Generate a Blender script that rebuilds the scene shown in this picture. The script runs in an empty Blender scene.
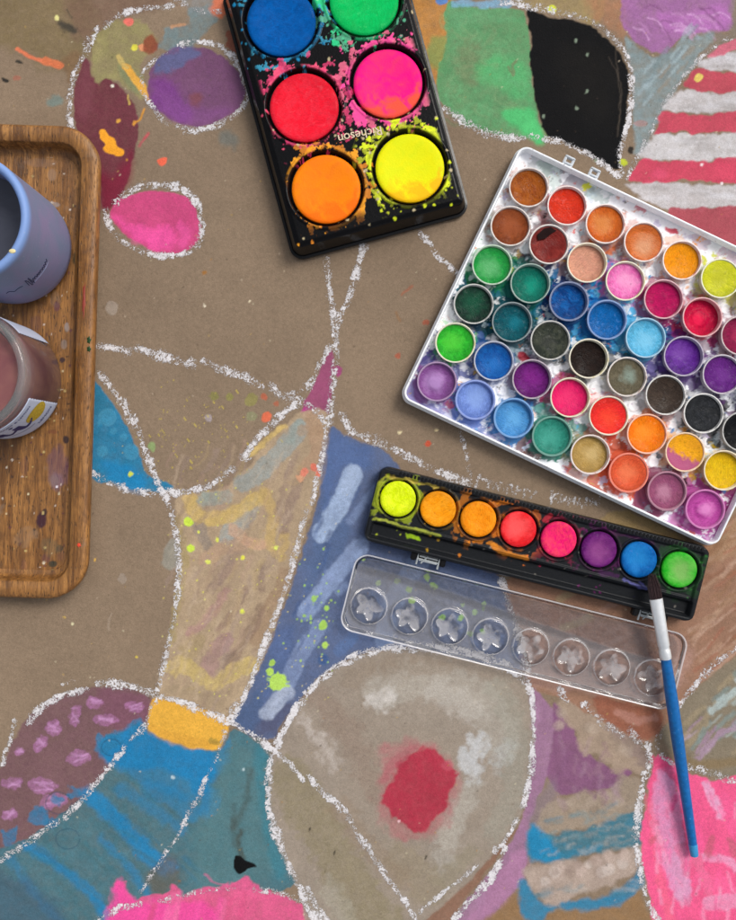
import bpy, bmesh, math, random
import numpy as np
from mathutils import Vector, Matrix
R = math.radians
S = bpy.context.scene
COL = S.collection
random.seed(7); rs = np.random.RandomState(3)

# ------------------------------------------------------------------ camera, light, exposure
H = 0.50                 # camera height above the paper (m)
PX = 0.0006              # one photo pixel on the paper (m)
cam = bpy.data.cameras.new('camera'); camo = bpy.data.objects.new('camera', cam); COL.objects.link(camo)
camo.location = (0, 0, H); camo.rotation_euler = (0, 0, 0)
cam.sensor_fit = 'VERTICAL'; cam.angle = 2*math.atan(460*PX/H)
cam.clip_start = 0.01; cam.clip_end = 50
S.camera = camo
w = bpy.data.worlds.new('World'); S.world = w; w.use_nodes = True
wn = w.node_tree.nodes; wl = w.node_tree.links
bg = wn['Background']
sky = wn.new('ShaderNodeTexSky'); sky.sky_type = 'NISHITA'; sky.sun_disc = False
SUN_EL, SUN_AZ = R(52), R(48)        # azimuth measured clockwise from +Y
sky.sun_elevation = SUN_EL; sky.sun_rotation = SUN_AZ
sky.air_density = 1.0; sky.dust_density = 4.0; sky.ozone_density = 1.0
hs = wn.new('ShaderNodeHueSaturation'); hs.inputs['Saturation'].default_value = 0.3
wl.new(sky.outputs[0], hs.inputs['Color']); wl.new(hs.outputs[0], bg.inputs[0])
bg.inputs[1].default_value = 0.12
sl = bpy.data.lights.new('sun', 'SUN'); so = bpy.data.objects.new('sun', sl); COL.objects.link(so)
sl.energy = 1.3; sl.angle = R(22); sl.color = (1, .95, .88)
dv = Vector((math.sin(SUN_AZ)*math.cos(SUN_EL), math.cos(SUN_AZ)*math.cos(SUN_EL), math.sin(SUN_EL)))
so.rotation_euler = dv.to_track_quat('Z', 'Y').to_euler()
S.view_settings.view_transform = 'Standard'; S.view_settings.look = 'None'
S.view_settings.gamma = 1; S.view_settings.use_curve_mapping = False
S.view_settings.exposure = 0.2

# ------------------------------------------------------------------ helpers
def lin(h):
    h = h.lstrip('#'); v = np.array([int(h[i:i+2], 16)/255 for i in (0, 2, 4)])
    return np.where(v <= .04045, v/12.92, ((v+.055)/1.055)**2.4)
def lc(h, k=1.0): return tuple(float(x) for x in np.minimum(lin(h)*k, .95)) + (1,)
def W(px, py, z=0.0):    # photo pixel of a point known to lie at height z -> world
    s = PX*(H-z)/H
    return Vector(((px-368)*s, (460-py)*s, z))

_tabs = {}
def vnoise(x, y, sc, seed):
    if seed not in _tabs: _tabs[seed] = np.random.RandomState(seed).rand(256, 256)
    t = _tabs[seed]; x = x/sc; y = y/sc
    xi = np.floor(x).astype(int); yi = np.floor(y).astype(int)
    fx = x-xi; fy = y-yi; fx = fx*fx*(3-2*fx); fy = fy*fy*(3-2*fy)
    a = t[xi & 255, yi & 255]; b = t[(xi+1) & 255, yi & 255]; c = t[xi & 255, (yi+1) & 255]; d = t[(xi+1) & 255, (yi+1) & 255]
    return (a*(1-fx)+b*fx)*(1-fy) + (c*(1-fx)+d*fx)*fy
def fbm(x, y, sc, seed, o=4):
    r = 0; a = .5; n = 0
    for k in range(o):
        r = r + a*vnoise(x, y, sc, seed+k*13); n += a; a *= .55; sc *= .5
    return r/n
def sst(e0, e1, x):
    t = np.clip((x-e0)/(e1-e0), 0, 1); return t*t*(3-2*t)
def smooth_pts(p, closed, n=5):
    p = np.array(p, float); m = len(p); out = []
    if m < 3: return p
    for i in range(m if closed else m-1):
        g = (lambda k: p[k % m]) if closed else (lambda k: p[min(max(k, 0), m-1)])
        p0, p1, p2, p3 = g(i-1), g(i), g(i+1), g(i+2)
        for k in range(n):
            t = k/n
            out.append(.5*((2*p1)+(-p0+p2)*t+(2*p0-5*p1+4*p2-p3)*t*t+(-p0+3*p1-3*p2+p3)*t**3))
    if not closed: out.append(p[-1])
    return np.array(out)

class Canvas:
    """paint laid on a surface: albedo per vertex plus a chalk-density channel; coordinates in photo pixels"""
    def __init__(s, xs, ys, base):
        s.xs, s.ys = xs, ys
        s.X, s.Y = np.meshgrid(xs, ys, indexing='xy')
        s.col = np.zeros(s.X.shape+(3,)); s.col[:] = lin(base)
        s.chalk = np.zeros(s.X.shape); s.wet = np.zeros(s.X.shape)
        s.seed = 100
    def box(s, p, pad):
        i0, i1 = np.searchsorted(s.xs, [p[:, 0].min()-pad, p[:, 0].max()+pad])
        j0, j1 = np.searchsorted(s.ys, [p[:, 1].min()-pad, p[:, 1].max()+pad])
        return slice(j0, j1), slice(i0, i1)
    def dist(s, p, X, Y, closed):
        q = np.roll(p, -1, 0) if closed else p[1:]; a = p if closed else p[:-1]
        d = np.full(X.shape, 1e9); inside = np.zeros(X.shape, bool); T = np.zeros(X.shape)
        n = len(a)
        for k in range(n):
            ax, ay = a[k]; bx, by = q[k]; ex, ey = bx-ax, by-ay
            L = ex*ex+ey*ey+1e-9
            t = np.clip(((X-ax)*ex+(Y-ay)*ey)/L, 0, 1)
            dd = (X-ax-t*ex)**2+(Y-ay-t*ey)**2
            m = dd < d; d = np.where(m, dd, d); T = np.where(m, (k+t)/n, T)
            if closed:
                c = ((ay > Y) != (by > Y)); xx = ex*(Y-ay)/(ey if abs(ey) > 1e-9 else 1e-9)+ax
                inside ^= c & (X < xx)
        d = np.sqrt(d)
        return (np.where(inside, -d, d) if closed else d), T
    def put(s, sl, m, c, var, X, Y):
        c = lin(c) if isinstance(c, str) else c
        n = fbm(X, Y, 14, s.seed+3, 4); cc = c[None, None, :]*(1+var*2*(n-.5))[..., None]
        m = m[..., None]; s.col[sl] = s.col[sl]*(1-m)+np.clip(cc, 0, 1)*m
    def fill(s, pts, c, a=1., edge=.9, warp=2., dry=0., var=.12, sm=True, wsc=9, drysc=5, wet=0):
        s.seed += 1; p = np.array(pts, float)
        if sm: p = smooth_pts(p, True)
        sl = s.box(p, edge+warp*2+2); X, Y = s.X[sl], s.Y[sl]
        if X.size == 0: return
        Xw = X+warp*2*(fbm(X, Y, wsc, s.seed, 3)-.5)*2; Yw = Y+warp*2*(fbm(X, Y, wsc, s.seed+50, 3)-.5)*2
        d, _ = s.dist(p, Xw, Yw, True)
        m = a*sst(edge, -edge, d)
        if dry: m = m*np.clip(1-dry*2.2*np.abs(fbm(X, Y, drysc, s.seed+9, 4)-.25), 0, 1)
        s.put(sl, m, c, var, X, Y)
        if wet: s.wet[sl] = np.maximum(s.wet[sl], m*wet)
    def stroke(s, pts, wd, c, a=1., edge=.9, warp=1., dry=0., var=.12, taper=0, fade=0, wet=0):
        s.seed += 1; p = smooth_pts(pts, False) if len(pts) > 2 else np.array(pts, float)
        sl = s.box(p, wd+edge+warp*2+2); X, Y = s.X[sl], s.Y[sl]
        if X.size == 0: return
        Xw = X+warp*2*(fbm(X, Y, 7, s.seed, 3)-.5)*2; Yw = Y+warp*2*(fbm(X, Y, 7, s.seed+50, 3)-.5)*2
        d, T = s.dist(p, Xw, Yw, False)
        r = wd/2*(1-taper*T)
        m = a*sst(edge, -edge, d-r)*(1-fade*T)
        if dry: m = m*np.clip(1-dry*2.2*np.abs(fbm(X, Y, 4, s.seed+9, 4)-.25), 0, 1)
        s.put(sl, m, c, var, X, Y)
        if wet: s.wet[sl] = np.maximum(s.wet[sl], m*wet)
    def dot(s, x, y, r, c, a=1., ry=None, ang=0, warp=.6, edge=.7, var=.1, dry=0, wet=0):
        ry = ry or r; t = np.linspace(0, 2*np.pi, 12, endpoint=False); ca, sa = math.cos(R(ang)), math.sin(R(ang))
        p = [(x+r*math.cos(k)*ca-ry*math.sin(k)*sa, y+r*math.cos(k)*sa+ry*math.sin(k)*ca) for k in t]
        s.fill(p, c, a, edge, warp, dry, var, wsc=max(3, r), wet=wet)
    def chalkline(s, pts, wd=8, k=.8):
        s.seed += 1; p = smooth_pts(pts, False) if len(pts) > 2 else np.array(pts, float)
        sl = s.box(p, wd+3); X, Y = s.X[sl], s.Y[sl]
        if X.size == 0: return
        Xw = X+3*(fbm(X, Y, 8, s.seed, 3)-.5); Yw = Y+3*(fbm(X, Y, 8, s.seed+50, 3)-.5)
        d, T = s.dist(p, Xw, Yw, False)
        r = wd/2*(.52+.75*vnoise(T*len(p)*2, T*0, 4, s.seed+5))
        m = k*np.clip(1.12-(d/(r+1.2))**2*.95, 0, 1)*(.16+1.25*fbm(X, Y, 6, s.seed+7, 4))*(.75+.5*vnoise(T*len(p), T*0, 2.5, s.seed+15))
        m = np.maximum(m, .24*k*sst(r+6, r, d)*fbm(X, Y, 12, s.seed+17, 3))
        s.chalk[sl] = np.maximum(s.chalk[sl], m)

def new_obj(name, me, parent=None):
    o = bpy.data.objects.new(name, me); COL.objects.link(o)
    if parent: o.parent = parent
    return o
def tag(o, label=None, cat=None, group=None, kind=None):
    if label: o['label'] = label
    if cat: o['category'] = cat
    if group: o['group'] = group
    if kind: o['kind'] = kind
    return o
def empty(name, loc, rz=0):
    o = new_obj(name, None); o.location = loc; o.rotation_euler = (0, 0, rz); return o
def mesh_obj(name, v, f, mat, parent=None, smooth=True, auto=None):
    me = bpy.data.meshes.new(name); me.from_pydata([tuple(x) for x in v], [], f); me.update()
    if smooth: me.polygons.foreach_set('use_smooth', [True]*len(me.polygons))
    if auto: me.set_sharp_from_angle(angle=R(auto))
    me.materials.append(mat)
    return new_obj(name, me, parent)
def grid_obj(name, P, mat, parent=None, cols=None, chans=None):
    """P: (ny,nx,3) positions, first row = top of the picture"""
    ny, nx = P.shape[:2]; me = bpy.data.meshes.new(name)
    me.vertices.add(ny*nx); me.vertices.foreach_set('co', P.reshape(-1).astype(np.float32))
    idx = np.arange(ny*nx).reshape(ny, nx)
    q = np.stack([idx[1:, :-1], idx[1:, 1:], idx[:-1, 1:], idx[:-1, :-1]], -1).reshape(-1)
    nf = (ny-1)*(nx-1)
    me.loops.add(nf*4); me.loops.foreach_set('vertex_index', q.astype(np.int32))
    me.polygons.add(nf); me.polygons.foreach_set('loop_start', (np.arange(nf)*4).astype(np.int32))
    me.polygons.foreach_set('use_smooth', np.ones(nf, bool))
    me.update(calc_edges=True)
    if cols is not None:
        a = me.attributes.new('paint', 'FLOAT_COLOR', 'POINT')
        c = np.ones((ny*nx, 4), np.float32); c[:, :3] = cols.reshape(-1, 3); a.data.foreach_set('color', c.reshape(-1))
    for k, v in (chans or {}).items():
        a = me.attributes.new(k, 'FLOAT', 'POINT'); a.data.foreach_set('value', v.reshape(-1).astype(np.float32))
    me.materials.append(mat); return new_obj(name, me, parent)

class NT:
    def __init__(s, name):
        s.m = bpy.data.materials.new(name); s.m.use_nodes = True
        s.n = s.m.node_tree.nodes; s.l = s.m.node_tree.links; s.b = s.n['Principled BSDF']
    def a(s, t, **kw):
        n = s.n.new(t)
        for k, v in kw.items():
            if k.startswith('_'): setattr(n, k[1:], v)
            else: n.inputs[k.replace('__', ' ')].default_value = v
        return n
    def L(s, o, i): s.l.new(o, i)
    def coord(s, scale=None):
        t = s.a('ShaderNodeTexCoord'); o = t.outputs['Object']
        if scale:
            m = s.a('ShaderNodeMapping'); m.inputs['Scale'].default_value = scale; s.L(o, m.inputs[0]); o = m.outputs[0]
        return o
    def noise(s, sc, det=4, vec=None, dist=0, rough=.5):
        n = s.a('ShaderNodeTexNoise', Scale=sc, Detail=det, Distortion=dist, Roughness=rough)
        s.L(vec or s.coord(), n.inputs['Vector']); return n.outputs[0]
    def rng(s, o, a, b, c, d):
        m = s.a('ShaderNodeMapRange'); s.L(o, m.inputs[0])
        for i, v in enumerate((a, b, c, d)): m.inputs[i+1].default_value = v
        return m.outputs[0]
    def mix(s, f, a, b, mode='MIX'):
        m = s.a('ShaderNodeMix', _data_type='RGBA', _blend_type=mode)
        for v, i in ((f, 0), (a, 6), (b, 7)):
            if hasattr(v, 'is_output'): s.L(v, m.inputs[i])
            else: m.inputs[i].default_value = v
        return m.outputs[2]
    def math(s, op, a, b=None, clamp=False):
        m = s.a('ShaderNodeMath', _operation=op, _use_clamp=clamp)
        for v, i in ((a, 0), (b, 1)):
            if v is None: continue
            if hasattr(v, 'is_output'): s.L(v, m.inputs[i])
            else: m.inputs[i].default_value = v
        return m.outputs[0]
    def attr(s, nm, out='Fac'):
        return s.a('ShaderNodeAttribute', _attribute_name=nm).outputs[out]
    def bump(s, h, dist, st=1.0, nrm=None):
        b = s.a('ShaderNodeBump', Distance=dist, Strength=st); s.L(h, b.inputs['Height'])
        if nrm: s.L(nrm, b.inputs['Normal'])
        return b.outputs[0]
    def base(s, o): s.L(o, s.b.inputs['Base Color'])
    def set(s, **kw):
        for k, v in kw.items():
            i = s.b.inputs[k.replace('__', ' ')]
            if hasattr(v, 'is_output'): s.L(v, i)
            else: i.default_value = v

def mat_simple(name, c, rough=.5, var=.12, sc=300, bump=.00004, **kw):
    t = NT(name); n = t.noise(sc, 5)
    c = lin(c)
    t.base(t.mix(t.rng(n, .3, .7, 0, 1), tuple(np.clip(c*(1-var), 0, 1))+(1,), tuple(np.clip(c*(1+var), 0, .95))+(1,)))
    t.set(Roughness=t.rng(t.noise(sc*.6, 3), .3, .7, max(rough-.08, 0), min(rough+.08, 1)), Normal=t.bump(n, bump), **dict(dict(Specular__IOR__Level=.3), **kw))
    return t.m

def rr_outline(hw, hh, r, seg=8):
    """rounded rectangle, counter clockwise"""
    r = max(min(r, hw-1e-5, hh-1e-5), 1e-5); out = []
    for cx, cy, a0 in ((hw-r, hh-r, 0), (-hw+r, hh-r, 90), (-hw+r, -hh+r, 180), (hw-r, -hh+r, 270)):
        for k in range(seg+1):
            a = R(a0+90*k/seg); out.append((cx+r*math.cos(a), cy+r*math.sin(a)))
    return out
def loft_rr(name, hw, hh, r, prof, mat, parent, cap0=False, cap1=False, seg=8, auto=40):
    """prof: list of (outset, z)"""
    v = []; f = []; n = 4*(seg+1)
    for (o, z) in prof: v += [(x, y, z) for x, y in rr_outline(hw+o, hh+o, r+o, seg)]
    for k in range(len(prof)-1):
        for i in range(n):
            j = (i+1) % n; f.append((k*n+i, k*n+j, (k+1)*n+j, (k+1)*n+i))
    if cap0: f.append(tuple(reversed(range(n))))
    if cap1: f.append(tuple((len(prof)-1)*n+i for i in range(n)))
    return mesh_obj(name, v, f, mat, parent, auto=auto)
def lathe(name, prof, mat, parent, seg=48, loc=(0, 0, 0), wob=0, auto=50):
    """prof: list of (r, z); r==0 closes to a point"""
    v = []; f = []; idx = []
    for (r, z) in prof:
        if r <= 0: idx.append([len(v)]); v.append((0, 0, z))
        else:
            idx.append(list(range(len(v), len(v)+seg)))
            for i in range(seg):
                a = 2*math.pi*i/seg; v.append((r*math.cos(a), r*math.sin(a), z))
    for a, b in zip(idx[:-1], idx[1:]):
        for i in range(seg):
            j = (i+1) % seg
            if len(a) == 1 and len(b) == 1: break
            if len(a) == 1: f.append((a[0], b[j], b[i]))
            elif len(b) == 1: f.append((a[i], a[j], b[0]))
            else: f.append((a[i], a[j], b[j], b[i]))
    o = mesh_obj(name, v, f, mat, parent, auto=auto); o.location = loc
    bm = bmesh.new(); bm.from_mesh(o.data); bmesh.ops.recalc_face_normals(bm, faces=bm.faces); bm.to_mesh(o.data); bm.free()
    return o
def round_clip(U, V, hw, hh, r):
    """pull grid points into a rounded rectangle"""
    U = np.clip(U, -hw, hw).copy(); V = np.clip(V, -hh, hh).copy()
    cx = np.sign(U)*(hw-r); cy = np.sign(V)*(hh-r)
    m = (np.abs(U) > hw-r) & (np.abs(V) > hh-r)
    dx, dy = U-cx, V-cy; d = np.sqrt(dx*dx+dy*dy)+1e-9; k = np.where(m & (d > r), r/d, 1)
    return np.where(m, cx+dx*k, U), np.where(m, cy+dy*k, V)
def tube(bm, pts, rad, seg=8):
    pts = [Vector(p) for p in pts]; rad = rad if isinstance(rad, (list, tuple)) else [rad]*len(pts); rings = []
    for i, p in enumerate(pts):
        d = (pts[min(i+1, len(pts)-1)]-pts[max(i-1, 0)]).normalized()
        up = Vector((0, 0, 1)) if abs(d.z) < .9 else Vector((1, 0, 0))
        a = d.cross(up).normalized(); b = d.cross(a)
        rings.append([bm.verts.new(p+rad[i]*(math.cos(2*math.pi*k/seg)*a+math.sin(2*math.pi*k/seg)*b)) for k in range(seg)])
    for A, B in zip(rings[:-1], rings[1:]):
        for k in range(seg): bm.faces.new((A[k], A[(k+1) % seg], B[(k+1) % seg], B[k]))
    bm.faces.new(rings[0]); bm.faces.new(rings[-1][::-1])
def bm_obj(name, bm, mat, parent, smooth=True, auto=40):
    bmesh.ops.recalc_face_normals(bm, faces=bm.faces)
    me = bpy.data.meshes.new(name); bm.to_mesh(me); bm.free()
    if smooth:
        me.polygons.foreach_set('use_smooth', [True]*len(me.polygons)); me.set_sharp_from_angle(angle=R(auto))
    me.materials.append(mat); return new_obj(name, me, parent)
def box(bm, cx, cy, cz, sx, sy, sz, bev=0):
    g = bmesh.ops.create_cube(bm, size=1)
    for v in g['verts']: v.co = Vector((cx+v.co.x*sx, cy+v.co.y*sy, cz+v.co.z*sz))
    if bev:
        es = list({e for v in g['verts'] for e in v.link_edges})
        bmesh.ops.bevel(bm, geom=es, offset=bev, segments=2, affect='EDGES')
def text_mesh(txt, size, shear=0, extrude=0.00008, off=0):
    c = bpy.data.curves.new('lettering', 'FONT'); c.body = txt; c.size = size; c.shear = shear
    c.extrude = extrude; c.offset = off; c.align_x = 'CENTER'; c.align_y = 'CENTER'
    o = bpy.data.objects.new('lettering', c); COL.objects.link(o); bpy.context.view_layer.update()
    me = bpy.data.meshes.new_from_object(o.evaluated_get(bpy.context.evaluated_depsgraph_get()))
    bpy.data.objects.remove(o); return me

# ------------------------------------------------------------------ painted kraft paper
def axis(a, b):
    inner = np.arange(a, b+.5, 1.0)
    lo = a-np.array([900, 600, 400, 250, 150, 90, 50, 25, 10, 4.]); hi = b+np.array([4, 10, 25, 50, 90, 150, 250, 400, 600, 900.])
    return np.concatenate([lo, inner, hi])
cv = Canvas(axis(-14, 750), axis(-14, 934), '#8a7763')
n1 = fbm(cv.X, cv.Y, 120, 5, 4); n2 = fbm(cv.X, cv.Y, 9, 9, 3)
cv.col *= (.985+.26*(n1-.5)+.09*(n2-.5))[..., None]
F, K, D, CH = cv.fill, cv.stroke, cv.dot, cv.chalkline
# upper left washes
F([(-20, -20), (70, -20), (105, 30), (98, 48), (70, 72), (40, 66), (20, 50), (-20, 40)], '#7a6a48', .75, 9, 5, .3)
F([(70, -20), (190, -20), (170, 4), (130, 12), (108, 28), (84, 44), (70, 20)], '#785d4e', .8, 6, 4, .3)
F([(60, 58), (75, 50), (84, 56), (72, 80), (66, 76)], '#7c6045', .7, 3, 2)
K([(16, 48), (34, 57), (50, 63), (58, 65)], 3.5, '#df7a56', .95, .8, .8)
K([(44, 60), (59, 65)], 7, '#d9784f', .9, 1, 1)
K([(62, 24), (74, 30)], 8, '#3a3833', .85, 2.5, 1.5); K([(66, 8), (72, 18)], 2, '#55503f', .7)
D(56, 17, 2.6, '#e0d890'); D(18, 61, 4.5, '#2e2d2a', .9, 1.6, 15); D(4, 79, 4, '#262523', .95, 2, 30); D(16, 77, 4, '#a8604f', .6, 2.5)
D(54, 100, 7, '#6f8783', .7, 5, warp=1.5, edge=2)
F([(165, 30), (183, 23), (190, 8), (214, 4), (216, 20), (205, 28), (196, 42), (172, 48), (156, 44)], '#6b868c', .8, 2, 3, .3)
F([(176, -10), (222, -10), (220, 6), (200, 14), (186, 6)], '#8d9395', .6, 3, 3, .5)
K([(172, 26), (184, 23)], 3, '#c9936a', .7); D(219, 8, 8, '#e07852', .85, 10, warp=2, edge=2); D(231, 40, 5, '#8a4a3a', .8, 12, ang=-10, warp=2)
# yellow-green wash
F([(92, 40), (100, 28), (114, 20), (132, 19), (150, 30), (156, 44), (143, 58), (140, 66), (147, 80), (142, 96), (128, 88), (118, 82), (107, 78), (97, 86), (91, 62)], '#97905f', .85, 2, 2.5, .35, .25)
F([(120, 64), (132, 66), (140, 84), (138, 94), (122, 80)], '#7d8a64', .6, 3, 2)
D(128, 21, 5, '#ea7468', .95, 4); D(134, 47, 3.2, '#d4cc4a'); D(142, 47, 4.5, '#e0946a', .9, 4, warp=1.5)
F([(146, 38), (152, 34), (157, 46), (150, 52), (142, 50)], '#8a4632', .9, 1.5, 1.5)
# maroon drop
F([(86, 57), (79, 68), (74, 85), (72, 108), (76, 128), (88, 148), (97, 175), (102, 206), (108, 209), (114, 204), (124, 186), (132, 162), (137, 138), (138, 116), (132, 100), (124, 90), (115, 82), (105, 78), (97, 84), (92, 72)], '#6c333f', .97, 1, 1.6, .08, .12)
F([(96, 165), (112, 176), (132, 150), (128, 180), (114, 204), (108, 209), (102, 206)], '#7c1c38', .75, 6, 2)
F([(80, 75), (88, 62), (93, 90), (86, 120), (77, 110)], '#7c4550', .5, 5, 2)
F([(120, 62), (130, 66), (140, 79), (148, 90), (150, 101), (145, 99), (134, 84), (125, 72)], '#e5aa48', .95, .9, 1.2)
K([(118, 56), (126, 66)], 5, '#c9b06a', .8); K([(143, 108), (140, 117), (133, 123)], 2, '#d8963c', .95); K([(128, 94), (130, 104)], 2, '#cdb05c', .9)
F([(100, 130), (105, 129), (108, 134), (115, 138), (117, 145), (123, 151), (121, 156), (112, 154), (107, 152), (103, 148), (105, 143), (100, 138)], '#f2a52f', 1, .6, 1.2, 0, .12)
D(118, 120, 2.2, '#d9a045'); D(112, 85, 1.8, '#e8e0d0'); D(126, 159, 1.2, '#d4933c'); K([(147, 133), (138, 146)], 2.5, '#b8505c', .7, 1.2); K([(144, 138), (147, 132)], 2.5, '#c85a5e', .6)
F([(157, 159), (166, 157), (165, 163), (160, 165)], '#ef6c50', 1, .6, .5)
K([(164, 219), (162, 229), (158, 234)], 1.6, '#c08a3c', .8)
# purple ellipse
F([(148, 98), (149, 75), (154, 62), (166, 51), (186, 46), (210, 49), (230, 61), (242, 78), (246, 92), (238, 108), (220, 120), (195, 126), (172, 120), (158, 110)], '#734a6e', .97, 1, 1.5, .06, .12)
F([(151, 97), (152, 84), (166, 76), (182, 92), (190, 118), (176, 120), (160, 110)], '#7b3c8a', .7, 6, 3)
F([(152, 74), (156, 60), (170, 50), (190, 47), (198, 54), (182, 66), (164, 72)], '#5c648c', .85, 3, 3)
F([(190, 94), (198, 92), (203, 98), (198, 106), (192, 103)], '#7e4a50', .8, 3, 2)
F([(160, 100), (158, 90), (200, 108), (230, 105), (215, 120), (180, 122)], '#8a5290', .45, 6, 3)
D(228, 138, 12, '#697472', .6, 10, warp=3, edge=4)
# pink ellipse
F([(110, 212), (118, 200), (135, 193), (155, 190), (175, 192), (190, 200), (197, 213), (200, 230), (196, 243), (185, 250), (165, 252), (145, 247), (128, 236), (115, 224)], '#c84a7c', 1, 1, 1.2, .05, .15)
F([(112, 214), (130, 222), (150, 226), (170, 228), (176, 240), (164, 250), (145, 246), (126, 234)], '#ef58a2', .9, 5, 3, .2)
F([(178, 224), (190, 228), (190, 244), (180, 248)], '#e85aa0', .6, 4, 3)
# right top: ochre, green, black
F([(405, -12), (450, -12), (450, 15), (446, 45), (440, 72), (436, 84), (424, 70)], '#c28743', .95, 1.5, 1.5, .25, .22)
F([(429, 42), (446, 38), (446, 66), (430, 66)], '#7a9a58', .7, 3, 3)
F([(448, 4), (480, 7), (520, 10), (527, 24), (531, 50), (531, 75), (536, 100), (541, 125), (544, 138), (538, 142), (528, 136), (510, 136), (480, 129), (455, 116), (440, 98), (437, 75), (446, 45)], '#5e9a68', .97, 1.2, 1.8, .18, .12)
F([(462, 42), (478, 40), (482, 60), (476, 84), (464, 80), (456, 62)], '#787f5e', .75, 7, 4, .3)
F([(478, 62), (500, 56), (526, 66), (528, 100), (512, 96), (492, 84), (480, 76)], '#53b46f', .6, 6, 3, .2)
F([(500, 112), (530, 108), (540, 122), (544, 138), (538, 142), (526, 134)], '#52bd72', .9, 4, 2)
F([(452, 8), (500, 12), (515, 18), (480, 24), (455, 26)], '#6aa878', .5, 5, 3, .3)
K([(508, 66), (514, 74), (512, 66), (516, 60)], 2.5, '#77765a', .7)
for k in range(44):
    a = random.uniform(0, 6.28); x, y = 478+random.uniform(-26, 40), 66+random.uniform(-45, 55)
    K([(x, y), (x+14*math.cos(a), y+10*math.sin(a)), (x+22*math.cos(a+.6), y+18*math.sin(a+.6))], 2.2, random.choice(['#70b07c', '#4c885a', '#849a70']), .4, 2.2, 2, .3)
K([(455, 2), (480, 4), (508, 3)], 7, '#7fb2d2', .85, 1.5, 1.5, .3); D(442, 0, 6, '#4f86c8', .9, 4)
F([(512, -12), (600, -12), (598, 24), (570, 15), (540, 9), (515, 3)], '#a08c5e', .85, 2, 2, .35)
F([(588, -12), (624, -12), (626, 34), (614, 30), (600, 20), (590, 8)], '#a97859', .85, 5, 3, .35)
D(552, 8, 4.5, '#dbe24a', .95, 3.5)
F([(632, -12), (727, -12), (733, 12), (731, 27), (715, 31), (695, 32), (681, 36), (674, 46), (661, 52), (646, 49), (633, 40), (624, 28), (622, 8)], '#a16ba0', .97, 1.5, 1.6, .2, .15)
F([(655, 14), (700, 8), (726, 2), (730, 24), (712, 30), (682, 33), (664, 26)], '#bb74bb', .7, 5, 3, .25)
for k in range(22):
    x, y = random.uniform(632, 716), random.uniform(2, 32); a = random.uniform(-.4, .9)
    K([(x, y), (x+10*math.cos(a), y+6*math.sin(a)), (x+18*math.cos(a), y+14*math.sin(a+.5))], 1.8, random.choice(['#d4a4d2', '#84527f', '#bc88b8']), .65, 1.2)
F([(733, -12), (760, -12), (760, 34), (720, 50), (700, 60), (712, 36), (732, 28)], '#857a70', .8, 3, 3, .3)
F([(626, 36), (640, 49), (656, 56), (674, 50), (684, 38), (716, 32), (704, 50), (690, 70), (676, 90), (664, 112), (654, 132), (644, 150), (636, 152), (633, 120), (633, 80)], '#86999d', .9, 2, 2, .35, .15)
for k in range(24):
    x = random.uniform(638, 690); y = 40+(690-x)*.9+random.uniform(-14, 26)
    K([(x, y), (x+9, y-11)], random.uniform(2, 5), random.choice(['#a3b4bb', '#75868a', '#93826f']), .5, 1.5)
D(641, 123, 7, '#b57f7c', .5, 3); 
# striped part
RED = [[(760, 24), (736, 37), (718, 47), (708, 56), (722, 54), (736, 48), (760, 46)],
       [(684, 86), (690, 76), (700, 68), (720, 71), (760, 72), (760, 90), (736, 90), (710, 92)],
       [(655, 134), (659, 122), (664, 111), (690, 114), (720, 113), (760, 110), (760, 130), (725, 131), (700, 133), (676, 131)],
       [(629, 181), (634, 170), (641, 158), (665, 160), (700, 161), (760, 156), (760, 182), (720, 183), (690, 179), (660, 182)],
       [(670, 209), (700, 208), (760, 207), (760, 240), (690, 240)]]
WHT = [[(700, 66), (708, 57), (728, 53), (760, 48), (760, 70), (725, 70)],
       [(664, 109), (672, 98), (684, 88), (710, 93), (760, 92), (760, 111), (725, 112), (700, 113), (680, 112)],
       [(641, 157), (648, 145), (656, 134), (680, 133), (710, 135), (760, 131), (760, 156), (720, 158), (690, 160)],
       [(626, 186), (640, 182), (680, 183), (720, 186), (760, 184), (760, 206), (700, 209), (660, 206)]]
for i, p in enumerate(WHT): F(p, ['#c8c4c8', '#cac6c8', '#cfccce', '#c4c0c2'][i], .95, 1.8, 2, .18, .1)
for i, p in enumerate(RED): F(p, ['#cf6c80', '#bb4a5a', '#c1485c', '#cb4660', '#a84c58'][i], .97, 1.2, 1.5, .06, .12)
for p in WHT:
    for k in range(7):
        x0, y0 = p[0]; x = random.uniform(x0+10, 730); y = sum(q[1] for q in p)/len(p)+random.uniform(-7, 7)
        K([(x, y), (x+random.uniform(15, 30), y+random.uniform(-2, 2))], 4, random.choice(['#d0ced2', '#a39c9a']), .45, 2)
D(699, 77, 4.5, '#dfc668', 1, 3.6, -30); D(660, 173, 8, '#e2587a', .5, 5, edge=3); D(727, 170, 10, '#e0506c', .5, 8, edge=4); D(702, 164, 1.6, '#f0d8dc'); D(722, 183, 1.5, '#e8dcdc')
F([(527, 12), (532, 10), (548, 16), (575, 20), (598, 30), (616, 46), (626, 64), (629, 85), (628, 110), (624, 130), (620, 150), (623, 166), (617, 169), (606, 164), (595, 158), (580, 148), (565, 141), (550, 136), (543, 124), (536, 98), (531, 62), (531, 34)], '#0a0a0c', 1, .9, 1.3, 0, .3)
F([(560, 50), (600, 50), (616, 80), (610, 120), (590, 120), (570, 90)], '#171513', .7, 14, 4, .3, .3)
for k in range(2): K([(random.uniform(610, 616), random.uniform(38, 60)), (random.uniform(614, 624), random.uniform(70, 110)), (random.uniform(612, 622), random.uniform(110, 150))], 1.0, '#5a5046', .5)
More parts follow.
